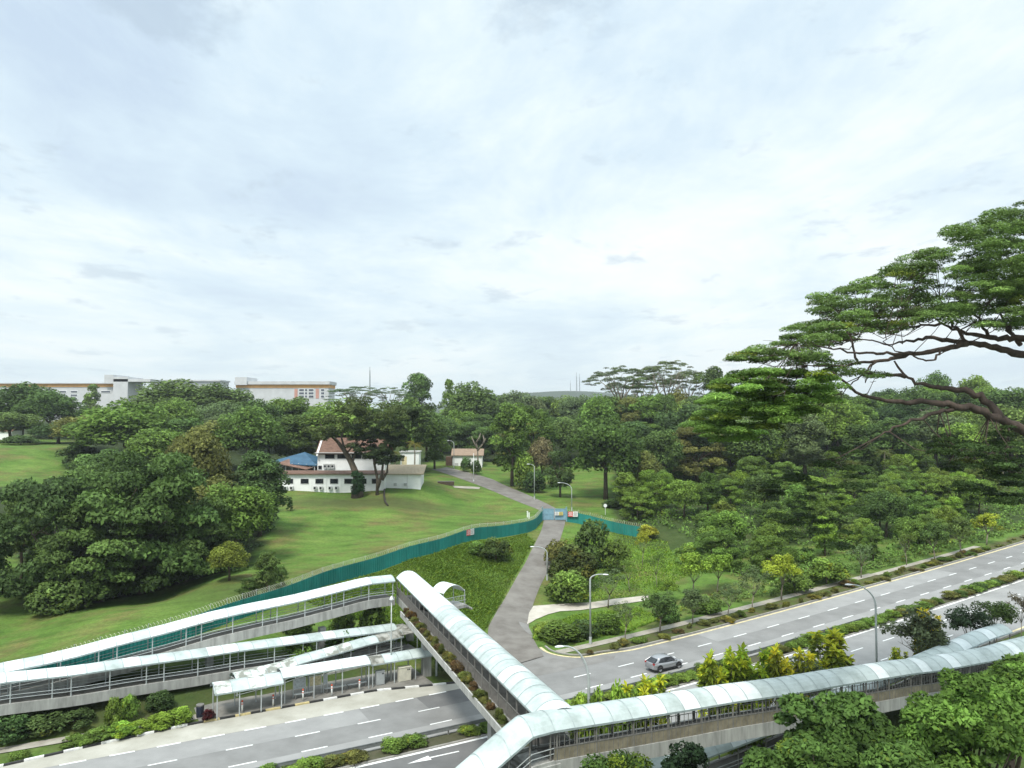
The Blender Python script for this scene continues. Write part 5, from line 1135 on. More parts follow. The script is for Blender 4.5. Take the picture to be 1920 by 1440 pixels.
# ---- the wood behind: trees one by one on a loose grid
for k, px in enumerate(range(925, 1150, 32)): tp('round' if k%3 else 'tall', px+random.uniform(-8,8), random.uniform(375,405), random.uniform(737,745), random.uniform(70,95), [DARK,MID,BLUISH][k%3], ['dark','mid green','greyish'][k%3]+' crown on the skyline in front of the far hill, '+['leftmost','second','third','fourth','fifth','sixth','seventh','rightmost'][k], group='crowns in front of the far hill')
for k, px in enumerate(range(1120, 1345, 26)): tp(['round','tall','layer'][k%3], px+random.uniform(-6,6), random.uniform(268,288), random.uniform(728,744), random.uniform(74,100), [MID,DARK,OLIVE,BLUISH][k%4], ['mid green','dark','olive','grey-green'][k%4]+' tree under the skyline albizias, '+['leftmost','second','third','fourth','fifth','sixth','seventh','eighth','rightmost'][k], group='trees under the albizias')
occupied = []
SKY = np.array([(-100,725),(0,728),(60,722),(110,748),(160,752),(230,758),(290,722),(380,722),(430,738),(520,742),(600,750),(625,742),(700,740),(760,735),(810,730),(880,726),(930,740),(1000,744),(1100,742),(1150,735),(1200,722),(1250,718),(1300,712),(1400,705),(1500,712),(1600,716),(1750,704),(1830,708),(1920,722),(2100,722)])
LANDMARK = [(-200,110,'behind the left grass slope'),(110,330,'near the long school block'),(330,560,'below the second school block'),(560,780,'behind the white house'),(780,940,'behind the white hut'),(940,1080,'under the far masts'),(1080,1300,'below the skyline albizias'),(1300,1500,'behind the spreading canopy tip'),(1500,1720,'below the spreading canopy'),(1720,2300,'below the thick bough')]
def where(px): return next(l for a, b_, l in LANDMARK if a <= px < b_)
LAWNS = [[(-150,800),(135,800),(140,900),(-150,900)],[(480,890),(500,840),(610,840),(800,835),(838,862),(910,862),(985,890),(1165,955),(1165,1000),(900,1000)]]
cnt = 0
used = {}
for d in np.arange(215, 415, 17.5):
    hw = 1010*d/F
    xs_ = np.arange(-hw, hw+1, 14.5)
    for x in xs_:
        if cnt >= 185: break
        X_, Y_ = x+random.uniform(-4,4), d+random.uniform(-6,6); z = TZ(X_,Y_); px, py = proj(X_,Y_,z)
        if any(inpoly(np.array([px]), np.array([py]), L_)[0] for L_ in LAWNS): continue
        if Y_ < 262 and px < 1130: continue
        if Y_ < 300 and (480 < px < 920) and Y_ < 275: continue
        if Y_ < 300 and px < 160: continue
        far_ = (Y_-215)/200
        h = random.uniform(10.5,17) if px < 1150 else random.uniform(13,21)
        cap = np.interp(px, SKY[:,0], SKY[:,1])+random.uniform(0,20)+((1-far_)*12 if px < 1150 else 0); ztop = D(px, cap, Y_)[2]
        h = min(h, ztop-z)
        if h < 5: continue
        kind = random.choices(['round','tall','layer','flat','conic'], [6,3,1.5,1.2 if px > 1000 else .3,.4])[0]
        if kind == 'flat' and h < 12: kind = 'round'
        w_ = {'round':h*random.uniform(.8,1.05),'tall':h*random.uniform(.55,.7),'layer':h*random.uniform(.9,1.15),'flat':h*.95,'conic':h*.55}[kind]+4
        cn, col = random.choices([('dark green',DARK),('mid green',MID),('olive',OLIVE),('deep green',DEEP),('grey-green',BLUISH),('fresh green',LIGHT)], [5,4,1.3,2,1.6,1.2])[0]
        kn = {'round':'rounded tree','tall':'narrow tree','layer':'layered tree','flat':'flat-topped tree','conic':'pointed tree'}[kind]
        depthn = 'in front rows' if far_ < .33 else 'midway back' if far_ < .66 else 'on the ridge'
        lab = f'{cn} {kn} {depthn} {where(px)}'
        put(kind, X_, Y_, h, w_, col, lab, group='trees of the wood on the ridge', z=z, name='forest_tree'); cnt += 1
# ---- right-hand thicket of young wood, bright and bushy
cnt2 = 0
TPOLY = [(1165,905),(1290,880),(1500,860),(1925,850),(1990,900),(1925,985),(1700,1045),(1560,1090),(1450,1095),(1330,1075),(1255,1020),(1165,985)]
gx = []
for _ in range(5000):
    if cnt2 >= 112: break
    px, py = random.uniform(1160,1990), random.uniform(845,1095)
    if not inpoly(np.array([px]), np.array([py]), TPOLY)[0]: continue
    if abs(px-1270) < 60 and py > 990 and random.random() < .8: continue
    g = G(px, py); s_, o_ = SO(g[0], g[1])
    if o_ < 13.5: continue
    if any(math.hypot(g[0]-a, g[1]-b_) < 4.9 for a, b_ in gx): continue
    gx.append((g[0],g[1])); near = (g[1]-120)/110
    kind = random.choices(['round','layer','tall','bush'], [4,3,1.5,2])[0]; h = {'bush':random.uniform(2.4,4)}.get(kind, random.uniform(5.5,10)); w_ = {'bush':h*1.7,'round':h*.98,'layer':h*1.2,'tall':h*.72}[kind]
    cn, col = random.choices([('fresh green',LIGHT),('mid green',MID),('bright green',BRIGHT),('dark green',DARK),('yellow-green',(.13,.19,.04))], [4,4,1.6,2.6,.8])[0]
    kn = {'round':'bushy young tree','layer':'spreading young tree','tall':'slender young tree','bush':'shrub'}[kind]
    pos = 'near the gate' if px < 1260 else 'by the clearing' if px < 1420 else 'along mid roadside' if px < 1620 else 'near right edge'
    row = 'at the back' if py < 930 else 'halfway back' if py < 1000 else 'at the front'
    lab = f'{cn} {kn} {row} of thicket {pos}'
    put(kind, g[0], g[1], h, w_, col, lab, group='young trees and shrubs of the roadside thicket', z=g[2], cat='shrub' if kind == 'bush' else 'tree', name='thicket_shrub' if kind == 'bush' else 'thicket_tree'); cnt2 += 1
for px, py, t_ in [(1660,905,838),(1600,915,860),(1880,900,850)]: tb('palm', px, py, t_, 48, (.085,.12,.035), f'palm crown showing in the thicket, {"largest" if px==1660 else "left" if px==1600 else "right"} of the three', cat='palm tree', group='palms in the thicket')

# ---- young trees along the far verge
GV = 'young trees along the far verge'
for a in [('airy',1172,1201,1118,62,BLUISH,'thin grey-green young tree first right of the tall lamp'),('young',1237,1187,1104,78,DARK,'dense dark young tree beside the path end'),('young',1299,1170,1100,58,BLUISH,'young tree with grey-green crown right of the dense dark one'),('airy',1410,1145,1052,78,BLUISH,'taller airy young tree before the yellow-leaved tree'),('airy',1615,1084,1010,62,BLUISH,'young tree leaning at the verge under hanging foliage'),('airy',1700,1060,985,52,MID,'slim young tree between two stumps on the verge'),('young',1753,1052,975,60,DARK,'dark young tree on the right part of the verge'),('young',1801,1040,965,60,DARK,'dark young tree second from the right on the verge'),('young',1850,1022,958,62,YEL,'young tree with yellow-green top at the right verge'),('airy',1140,1140,1060,82,BLUISH,'wide airy tree behind the tall street lamp'),('airy',1365,1160,1085,70,BLUISH,'low airy tree on the verge left of the taller airy tree'),('airy',1232,1103,1018,46,MID,'thin sapling standing in the grass clearing'),('young',1300,1120,1030,66,BRIGHT,'bright green young tree at the back of the clearing'),('young',1345,1110,1030,66,BRIGHT,'second bright green young tree right of the clearing'),('young',1465,1125,1030,78,YEL,'yellow-leaved young tree behind the airy roadside tree'),('young',1255,1130,1085,44,BRIGHT,'small bright tree behind the dense dark young tree'),('airy',1205,1060,985,40,YEL,'sapling with yellow tips in the middle of the field'),('airy',1180,1110,1040,44,MID,'sapling beside the pale path')]: tb(*a[:5], a[5], a[6], group=GV)
GJ = 'bushes around the driveway mouth'
for a in [('bush',1075,1100,1025,95,(.085,.115,.035),'spreading bush right of the lower driveway'),('bush',1110,1060,975,80,DARK,'dark bush below the right fence'),('bush',1050,1060,1010,70,OLIVE,'olive bush at the bend of the driveway'),('bush',1150,1070,1010,70,MID,'mid green bush in the field right of the dark bush'),('bush',1065,1128,1070,90,MID,'bush at the left end of the pale path'),('bush',1055,1200,1168,105,MID,'clipped bush on the junction corner'),('bush',1090,1195,1165,70,DEEP,'dark bush behind the tall lamp foot'),('bush',1140,1187,1150,62,MID,'bush under the thin grey-green young tree'),('bush',1020,1190,1165,50,LIGHT,'light bush at the tip of the junction corner'),('bush',930,1050,1010,62,(.08,.12,.035),'bush in the tall grass left of the driveway'),('bush',895,1040,1015,40,MID,'small bush below the fence sign'),('bush',1250,1165,1130,56,DARK,'dark bush beside the footpath'),('bush',1325,1150,1118,60,MID,'bush beside the footpath farther right'),('bush',1490,1110,1070,70,MID,'bush on the verge below the yellow-leaved tree'),('bush',1550,1095,1050,80,LIGHT,'light bush at the edge of the thicket'),('bush',1215,1010,985,46,YEL,'yellow-flecked bush at the left of the thicket'),('bush',1290,1060,1020,60,LIGHT,'light bush at the right of the clearing')]: tb(*a[:5], a[5], a[6], group=GJ, cat='shrub')
# low planting strip on the far verge
rows = 0
for s_ in np.arange(59, 178, 1.9):
    if random.random() < .25: continue
    p = RP(s_+random.uniform(-.8,.8), random.choice([5.0,5.5,6.2])+random.uniform(-.4,.5)); w_ = random.uniform(.8,3.0)
    put('bush', p[0], p[1], random.uniform(.3,.95), w_, random.choice([OLIVE,OLIVE,MID,(.19,.21,.05),(.15,.13,.06)]), 'low straggly verge plant beside the far kerb', cat='verge plant', group='low plants along the far kerb', name='verge_plant', depth=.6)
# ---- verge between right ramp and road
GN = 'trees between the right ramp and the road'
def near_tree(kind, px, py_top, wpx, col, label, off=-21.3, wk=1.0, var=None):
    q_ = RPX(px, py_top, off); z = float(zr(SO(q_[0],q_[1])[0])); put(kind, q_[0], q_[1], q_[2]-z, wpx*q_[1]/F, col, label, z=z, group=GN, var=var)
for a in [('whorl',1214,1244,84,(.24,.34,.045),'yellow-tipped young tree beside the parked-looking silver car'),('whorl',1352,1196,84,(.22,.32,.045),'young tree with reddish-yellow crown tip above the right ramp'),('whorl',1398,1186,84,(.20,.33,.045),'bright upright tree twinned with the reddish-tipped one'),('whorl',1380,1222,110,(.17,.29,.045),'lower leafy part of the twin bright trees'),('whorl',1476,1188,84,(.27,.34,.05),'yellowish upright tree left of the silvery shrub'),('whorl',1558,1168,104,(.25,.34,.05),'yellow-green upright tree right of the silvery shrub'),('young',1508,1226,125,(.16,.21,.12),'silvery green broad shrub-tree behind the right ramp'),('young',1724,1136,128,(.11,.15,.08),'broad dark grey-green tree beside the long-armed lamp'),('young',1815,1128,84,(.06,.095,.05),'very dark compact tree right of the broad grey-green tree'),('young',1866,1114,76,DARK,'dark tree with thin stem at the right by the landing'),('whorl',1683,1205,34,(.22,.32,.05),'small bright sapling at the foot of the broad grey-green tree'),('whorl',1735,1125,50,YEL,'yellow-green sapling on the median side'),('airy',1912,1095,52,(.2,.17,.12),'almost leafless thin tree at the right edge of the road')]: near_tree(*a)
for px, t_, w_ in [(1088,1312,70),(1125,1300,60),(1165,1288,70),(1200,1292,56)]: near_tree('bush', px, t_, w_, BRIGHT, f'bright leafy shrub behind the start of the right ramp, {["leftmost","second","third","rightmost"][[1088,1125,1165,1200].index(px)]} of four')
# ---- under and beside the left ramps
GU = 'dark plants under the left ramps'
for px, b_, t_, w_, l in [(20,1390,1340,90,'at the left edge'),(80,1372,1338,90,'second from the left edge'),(140,1362,1330,80,'left of the tall clipped pair'),(300,1330,1295,60,'right of the tall clipped pair'),(560,1240,1195,60,'between the ramps in the middle'),(640,1230,1180,60,'behind the bus shelter'),(835,1262,1195,56,'behind the first bridge column'),(855,1270,1215,50,'right of the first bridge column'),(700,1200,1130,70,'below the landing'),(640,1190,1140,60,'below the upper ramp'),(560,1190,1150,70,'left below the upper ramp')]:
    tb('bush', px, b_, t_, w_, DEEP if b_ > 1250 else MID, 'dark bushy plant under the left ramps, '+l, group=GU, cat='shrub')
tb('bush', 212, 1362, 1308, 36, LIGHT, 'tall clipped bush, left one of the pair below the ramp', cat='shrub'); tb('bush', 243, 1350, 1302, 36, LIGHT, 'tall clipped bush, right one of the pair below the ramp', cat='shrub')
for px, b_, t_, w_, l in [(145,1396,1378,60,'left end'),(185,1388,1366,56,'second from left'),(225,1380,1356,60,'middle left'),(262,1372,1350,56,'middle right'),(300,1364,1338,60,'second from right'),(335,1356,1328,56,'right end'),(38,1425,1407,44,'separate small clump near the left edge')]:
    tb('bush', px, b_, t_, w_, BRIGHT if px > 200 else MID, 'clipped hedge bush along the striped kerb, '+l, group='hedge beside the striped kerb', cat='hedge bush', name='hedge_bush')
tb('bush', 391, 1352, 1330, 27, (.075,.018,.022), 'round dark red bush beside the litter bin', cat='shrub')
# ---- median hedge, clump by clump
hk = 0
for s_ in np.arange(-6, 190, 1.75):
    if math.sin(s_*.31+1.1)+math.sin(s_*.83) < (-.9 if s_ < 40 else -1.45): continue
    p = RP(s_, -7.25+random.uniform(-.15,.15)); put('bush', p[0], p[1], random.uniform(.55,1.1), random.uniform(2.2,3.2), random.choice([MID,LIGHT,OLIVE,LIGHT,DARK]), 'low hedge clump on the median '+('left of the footbridge' if s_ < 36 else 'between footbridge and silver car' if s_ < 62 else 'right of the silver car' if s_ < 100 else 'in the far stretch'), cat='hedge clump', group='median hedge '+('left of the footbridge' if s_ < 36 else 'between footbridge and silver car' if s_ < 62 else 'right of the silver car' if s_ < 100 else 'in the far stretch'), name='hedge_clump', z=p[2]+.1)
# guard rail on the median
gr = thing('guard_rail', RP(30,-6.55), 'low grey guard rail running along the median hedge', 'guard rail'); b = MB(); ss = np.arange(-20, 96, 2.)
for i in range(len(ss)-1):
    a, c = RP(ss[i],-6.55,.62), RP(ss[i+1],-6.55,.62); b.bar(a,c,.06,.28); b.bar(a+[0,0,.2],c+[0,0,.2],.1,.05)
b.build('rail', mat('dull_rail', (.17,.18,.18), .6, .2, 2), gr)
for s_ in ss[::2]: MB().box(RP(s_,-6.48,.35), (.1,.12,.7), .5).build('post', STEELD, gr)
# straggly plants in the bridge trough
for k in range(26):
    t = .17+.81*k/26+random.uniform(-.01,.01); p = b0+(BB-b0)*t-brt*.52; put('bush', p[0], p[1], random.uniform(.45,1.0), random.uniform(.8,1.5), random.choice([OLIVE,(.14,.14,.04),(.10,.13,.035),(.11,.08,.04)]), 'straggly plant in the bridge planter trough', cat='planter plant', group='plants in the bridge planter', name='planter_plant', z=zdk-.1)
# ---- big leafy trees at the lower right, near the camera
def big_tree(label, cx, cy, crown, n, leaf, col, seed, zlo, up=.5, flat=.7):
    rr = np.random.default_rng(seed); z = TZ(cx,cy); t = thing('leafy_tree', (cx,cy,z), label, 'tree', 'large leafy trees at the lower right'); lb = []
    for px, py, d, wd, k in crown:
        for _ in range(k): p = D(px+rr.normal()*wd*.45, py+rr.normal()*wd*.30, d+rr.normal()*1.2); lb.append((p[0]-cx,p[1]-cy,max(p[2],zlo)-z,rr.uniform(.45,.95)))
    me = leaf_mesh('crown', lb, n, leaf, seed, flat=flat, up=up, zmin=-.35, fill=.22, tone_sp=.24, warm_p=.05, out_c=(0,0,3)); cr = bpy.data.objects.new('crown', me); COL.objects.link(cr); cr.parent = t; cr.color = (*col,1)
    T = [([(0,0,-.5),(.1,.1,3),(.1,0,5.2)],[.3,.24,.18])]
    for q in lb[::7]: T.append(([(0,.0,rr.uniform(2.5,5)),np.array(q[:3])*.55+np.array([0,0,1.8]),q[:3]],[.12,.07,.025]))
    tr_ = bpy.data.objects.new('trunk', tube_mesh('trunk', T, BARK)); COL.objects.link(tr_); tr_.parent = t
c0 = D(1590,1390,45); big_tree('dark glossy tree with large leaves in front of the right ramp', c0[0], c0[1], [(1530,1345,46,60,14),(1600,1350,45,60,14),(1660,1365,46,60,12),(1570,1400,44,80,14),(1510,1385,46,50,10),(1650,1420,44,70,10)], 15000, (.34,.22), (.085,.155,.036), 201, 2)
c0 = D(1800,1390,43); big_tree('broad bright green tree filling the lower right corner', c0[0], c0[1], [(1780,1320,45,70,15),(1850,1290,46,60,15),(1905,1285,47,50,12),(1800,1370,43,90,18),(1880,1370,43,80,16),(1740,1350,44,60,12),(1930,1330,45,60,12),(1830,1420,41,110,18),(1730,1410,43,70,12)], 26000, (.30,.17), (.125,.225,.042), 202, 1.5)
c0 = D(1560,1465,38); big_tree('low bushy tree along the bottom edge below the glossy tree', c0[0], c0[1], [(1480,1425,41,50,10),(1560,1430,40,60,12),(1640,1440,39,60,12),(1430,1432,42,40,8),(1700,1450,39,60,10)], 13000, (.28,.16), (.10,.18,.04), 203, 1)
c0 = D(1890,1250,52); big_tree('tree at the right edge beside the ramp landing', c0[0], c0[1], [(1905,1255,53,40,12),(1870,1268,52,35,9),(1935,1270,52,40,9)], 7000, (.3,.18), (.115,.20,.04), 204, 2)
c0 = D(1290,1432,49); big_tree('dark ivy-like clump beside the ramp column at the bottom edge', c0[0], c0[1], [(1283,1425,49.5,18,7),(1300,1418,49.5,12,5),(1275,1440,49,18,6)], 3000, (.24,.16), (.025,.05,.02), 205, .3)
c0 = D(1135,1450,47); big_tree('low green bush at the bottom edge under the bridge landing', c0[0], c0[1], [(1120,1440,47,24,6),(1160,1437,47.5,22,6),(1190,1440,48,20,4)], 2600, (.24,.14), (.09,.16,.035), 206, .3)
# ---- the great spreading tree on the right: limbs traced in space, feathery foliage in flat pads
def great_tree():
    rr = np.random.default_rng(77); base = np.array([48., 58., TZ(48,58)]); t = thing('spreading_tree', base, 'huge spreading tree with flat feathery canopy and bare boughs filling the right side', 'tree')
    C = lambda x, y, d: D(1280+x/3, 360+y/3, d)
    limbs = []; b = MB()
    def limb(pts, r0, r1, n=8):
        pts = [np.array(p, float) for p in pts]; P = smooth_poly(pts, max(6, 4*len(pts))); P = P+np.r_[[[0,0,0]], rr.normal(0,.07,(len(P)-2,3)), [[0,0,0]]]; b.tube(list(P), list(np.linspace(r0,r1,len(P))*(.68+.06*np.sin(np.arange(len(P))*2.1))), n); limbs.extend((p, r0+(r1-r0)*i/len(P)) for i, p in enumerate(P))
    k1 = np.array([46.6,58,11.]); k2 = np.array([44.3,58.,20.5])
    limb([base-[0,0,.6], base+[0,0,3], k1, k2], 1.15, .8, 12)
    limb([k2, C(2050,1410,57.5), C(1920,1350,57), C(1780,1270,56.5), C(1600,1210,56), C(1400,1180,55.5), C(1150,1180,55), C(1000,1150,55), C(900,1060,55), C(840,1010,55)], .72, .10, 10)
    limb([C(1790,1275,56.5), C(1700,1150,57), C(1550,1110,57.5), C(1400,1100,58), C(1250,1040,58), C(1190,950,58.5)], .44, .10)
    limb([C(1250,1040,58), C(1100,1025,57), C(980,1020,56)], .22, .06); limb([C(1540,1215,56), C(1350,1260,55), C(1200,1320,54.5), C(1110,1372,54)], .26, .08)
    k3 = np.array([43.6,60.5,30.]); limb([k2, k3, C(2010,935,61.5)], .8, .55, 10)
    limb([C(2010,935,61.5), C(1920,915,61.5), C(1800,885,61.5), C(1600,850,61), C(1450,820,61), C(1300,830,60), C(1160,860,59)], .50, .07)
    limb([C(1600,855,61), C(1450,890,60), C(1300,912,59), C(1150,940,58), C(1000,960,57), C(850,985,56), C(700,975,55)], .34, .05)
    limb([C(2000,820,62), C(1920,828,62), C(1750,820,62.5), C(1550,780,63), C(1450,740,63), C(1390,690,63.5)], .46, .08); limb([k3, C(2080,800,63), C(2000,820,62)], .7, .48)
    limb([C(1610,850,61), C(1520,760,62), C(1490,690,63), C(1450,600,64)], .24, .05); limb([C(1900,860,62), C(1840,790,63), C(1800,700,64), C(1700,620,65)], .28, .05); limb([C(1720,815,62.5), C(1650,700,64), C(1560,600,66)], .2, .05)
    limb([C(1450,890,60), C(1400,960,58), C(1300,920,57), C(1130,860,56), C(1140,800,55)], .13, .04); limb([C(1300,912,59), C(1150,905,57), C(950,905,55), C(800,880,54), C(640,840,53)], .2, .04); limb([C(1090,955,57.5), C(940,1080,56), C(890,1140,55.5), C(868,1205,55.5)], .12, .03); limb([C(900,1120,55.7), C(850,1155,55.5), C(800,1180,55.5)], .07, .03)
    limb([C(985,950,57), C(955,870,57), C(935,800,57), C(900,720,58)], .14, .04); limb([C(1160,860,59), C(1000,830,58), C(820,850,57)], .1, .03); limb([C(1450,740,63), C(1250,760,61), C(1080,740,59), C(900,760,58)], .16, .04); limb([C(1840,790,63), C(1880,600,65), C(1900,420,67)], .25, .06); limb([C(2000,820,62), C(2040,600,66), C(2000,350,68), C(1900,200,69)], .4, .06)
    limb([k3, C(2150,700,64), C(2200,400,66), C(2100,200,68)], .45, .08)
    # foliage regions (bearing outline, number of pads, distance, spread)
    A = np.array([(545,800),(750,690),(745,590),(900,548),(1050,497),(1190,415),(1270,335),(1470,285),(1515,238),(1740,140),(1915,55),(2150,0),(2300,300),(2250,760),(1930,765),(1780,785),(1600,745),(1450,715),(1330,760),(1180,790),(1000,830),(880,850),(760,880)], float)
    A2 = np.array([(215,945),(420,890),(600,800),(820,840),(700,900),(560,935),(420,960)], float)
    A3 = np.array([(560,930),(760,860),(880,950),(1060,1000),(1130,1060),(960,1060),(820,1020),(650,990)], float)
    Bp = np.array([(130,1120),(330,1020),(560,985),(830,1030),(870,1120),(820,1200),(650,1270),(480,1330),(330,1400),(150,1400),(40,1290)], float)
    E_ = np.array([(640,1500),(980,1420),(1080,1600),(1000,1850),(820,2100),(560,1950),(450,1650)], float)
    F_ = np.array([(1380,1400),(1700,1330),(1930,1300),(2050,1600),(1850,1780),(1600,1700),(1450,1560)], float)
    lobes = []; twigs = []
    def region(P, n, d0, dj, r0, r1, slope=0.):
        lo_, hi_ = P.min(0), P.max(0); k = 0
        while k < n:
            q = rr.uniform(lo_, hi_)
            if not inpoly(np.array([q[0]]), np.array([q[1]]), P)[0]: continue
            k += 1; d = d0+rr.normal()*dj; p = C(q[0], q[1], d); r = rr.uniform(r0, r1); lobes.append((*(p-base), r))
            L_ = np.array([l[0] for l in limbs]); j = int(np.argmin(((L_-p)**2).sum(1)*(1+.6*(L_[:,2] > p[2])))); 
            if rr.random() < .62: twigs.append((L_[j], p, min(limbs[j][1]*.5, .05)))
    region(A, 430, 62, 5.0, .55, 1.35); region(A2, 26, 55, 2.5, .6, 1.1); region(A3, 24, 56, 2.5, .6, 1.1); nA = len(lobes)
    b_ = MB()
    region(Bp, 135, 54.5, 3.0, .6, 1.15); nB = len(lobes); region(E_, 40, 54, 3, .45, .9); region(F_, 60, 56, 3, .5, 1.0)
    for a, p, r in twigs:
        if p[2] < 24.5: continue
        if np.linalg.norm(p-a) > 5.5: continue
        m = (a+p)/2+rr.normal(0,.35,3)-[0,0,.25]; b.tube([a,m,p-[0,0,.1]], [r, r*.7, .018], 4, False)
        for _ in range(2): e = p+rr.normal(0,.8,3)*[1,1,.2]; b.tube([m*.3+p*.7, e], [.03,.012], 3, False)
    b.build('trunk', mat('brown_bark', (.085,.062,.05), .9, .35, 2.5, stretch=(1,1,.4)), t, True)
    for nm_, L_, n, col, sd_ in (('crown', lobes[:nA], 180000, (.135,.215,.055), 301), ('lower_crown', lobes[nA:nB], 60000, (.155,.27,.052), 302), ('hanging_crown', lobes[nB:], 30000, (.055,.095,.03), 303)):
        me = leaf_mesh(nm_, L_, n, (.26,.085), sd_, flat=.34, up=.8, zmin=-.25, fill=.35, jit=.38, tone_sp=.26, warm_p=.04, out_c=(-8,2,12), norm_up=.6); o = bpy.data.objects.new(nm_, me); COL.objects.link(o); o.parent = t; o.color = (*col,1)
great_tree()
# ---- tall grass, uncountable blades
def grass_field(name, polys, n, h0, h1, col, seed, label_kind='stuff'):
    rr = np.random.default_rng(seed); V = []; Fc = []; T = []; pts = []
    for poly in polys:
        P = np.array(gpoly(poly))[:, :2]; lo_, hi_ = P.min(0), P.max(0); k = 0; want = int(n/len(polys))
        q = rr.uniform(lo_, hi_, (want*5,2)); q = q[inpoly(q[:,0], q[:,1], P)][:want]; pts.append(q)
    q = np.concatenate(pts); s_, o_ = SO(q[:,0], q[:,1]); q = q[o_ > 4.6]; z = np.concatenate([terrain(q[i:i+4000,0], q[i:i+4000,1]) for i in range(0,len(q),4000)]); n = len(q)
    patch = .75+.5*np.sin(q[:,0]*.35+2*np.sin(q[:,1]*.2))*np.sin(q[:,1]*.27)
    h = rr.uniform(h0,h1,n)*np.clip(patch,.45,1.4); a = rr.uniform(0,6.28,n); bend = rr.uniform(.9,1.9,n)*h; w_ = rr.uniform(.05,.11,n)
    base = np.c_[q,z]; ax = np.c_[np.cos(a),np.sin(a),np.zeros(n)]; sd_ = np.c_[-np.sin(a),np.cos(a),np.zeros(n)]
    sd_ = -sd_; v = np.stack([base-sd_*w_[:,None], base+sd_*w_[:,None], base+ax*(bend*.4)[:,None]+np.c_[0*h,0*h,h*.7]+sd_*(w_*.6)[:,None], base+ax*bend[:,None]+np.c_[0*h,0*h,h], base+ax*(bend*.4)[:,None]+np.c_[0*h,0*h,h*.7]-sd_*(w_*.6)[:,None]],1).reshape(-1,3)
    me = bpy.data.meshes.new(name); me.from_pydata(v.tolist(), [], np.arange(5*n).reshape(n,5).tolist()); me.polygons.foreach_set('use_smooth',[True]*n); me.materials.append(FOL)
    tn_ = np.exp(rr.normal(0,.12,n))*(.8+.25*patch); A = me.attributes.new('tone','FLOAT','POINT'); A.data.foreach_set('value', np.repeat(tn_,5).astype(np.float32)); A = me.attributes.new('warm','FLOAT','POINT'); A.data.foreach_set('value', np.repeat((rr.random(n) < .12)*.7,5).astype(np.float32))
    nn_ = np.array([0,0,1.])+rr.normal(0,.22,(n,3)); nn_ /= np.linalg.norm(nn_,axis=1)[:,None]; me.normals_split_custom_set_from_vertices(np.repeat(nn_,5,0).tolist())
    o = bpy.data.objects.new(name, me); COL.objects.link(o); o.color = (*col,1); o['kind'] = 'stuff'; o['label'] = 'tall bright green grass in the field'; return o
grass_field('tall_grass', [[(560,1120),(640,1091),(760,1054),(880,1017),(985,1002),(1002,1016),(980,1056),(954,1100),(931,1140),(908,1182),(880,1230),(800,1240),(700,1170),(620,1150)]], 60000, .14, .45, (.150,.245,.036), 71)
grass_field('tall_grass', [[(1060,1010),(1150,1000),(1250,1015),(1290,1080),(1230,1112),(1080,1125),(1030,1128)],[(1005,1175),(1080,1152),(1190,1140),(1250,1155),(1180,1185),(1060,1205),(1000,1200)]], 30000, .12, .35, (.20,.33,.046), 72)

def ground_cover(name, polys, n_l, n, r0, r1, col, seed, leaf=(.5,.32)):
    rr = np.random.default_rng(seed); L_ = []
    for poly in polys:
        P = np.array(gpoly(poly))[:, :2]; q = rr.uniform(P.min(0), P.max(0), (n_l*8,2)); q = q[inpoly(q[:,0],q[:,1],P)][:n_l]; s_, o_ = SO(q[:,0],q[:,1]); q = q[o_ > 9.5]; z = terrain(q[:,0],q[:,1]); L_ += [(a,b_,c+.15,rr.uniform(r0,r1)) for (a,b_),c in zip(q,z)]
    me = leaf_mesh(name, L_, n, leaf, seed, flat=.75, zmin=-.05, out_c=(60,160,-200), warm_p=.05); o = bpy.data.objects.new(name, me); COL.objects.link(o); o.color = (*col,1); o['kind'] = 'stuff'; o['label'] = 'tangled low undergrowth between the thicket trees'
ground_cover('undergrowth', [[(1165,905),(1290,870),(1500,850),(1990,840),(1990,985),(1800,1030),(1700,1048),(1560,1092),(1450,1098),(1370,1085),(1320,1030),(1255,1000),(1165,985)]], 2600, 60000, .7, 1.7, (.135,.235,.048), 81)
ground_cover('undergrowth', [[(1230,1150),(1330,1115),(1450,1092),(1600,1062),(1800,1012),(1990,960),(1990,985),(1800,1038),(1600,1088),(1450,1128),(1330,1160),(1240,1178)]], 700, 16000, .35, .8, (.13,.20,.05), 82, (.3,.18))
ground_cover('undergrowth', [[(20,1000),(250,900),(520,900),(520,985),(460,1050),(240,1112),(70,1130)]], 700, 18000, .6, 1.2, (.07,.12,.04), 83)

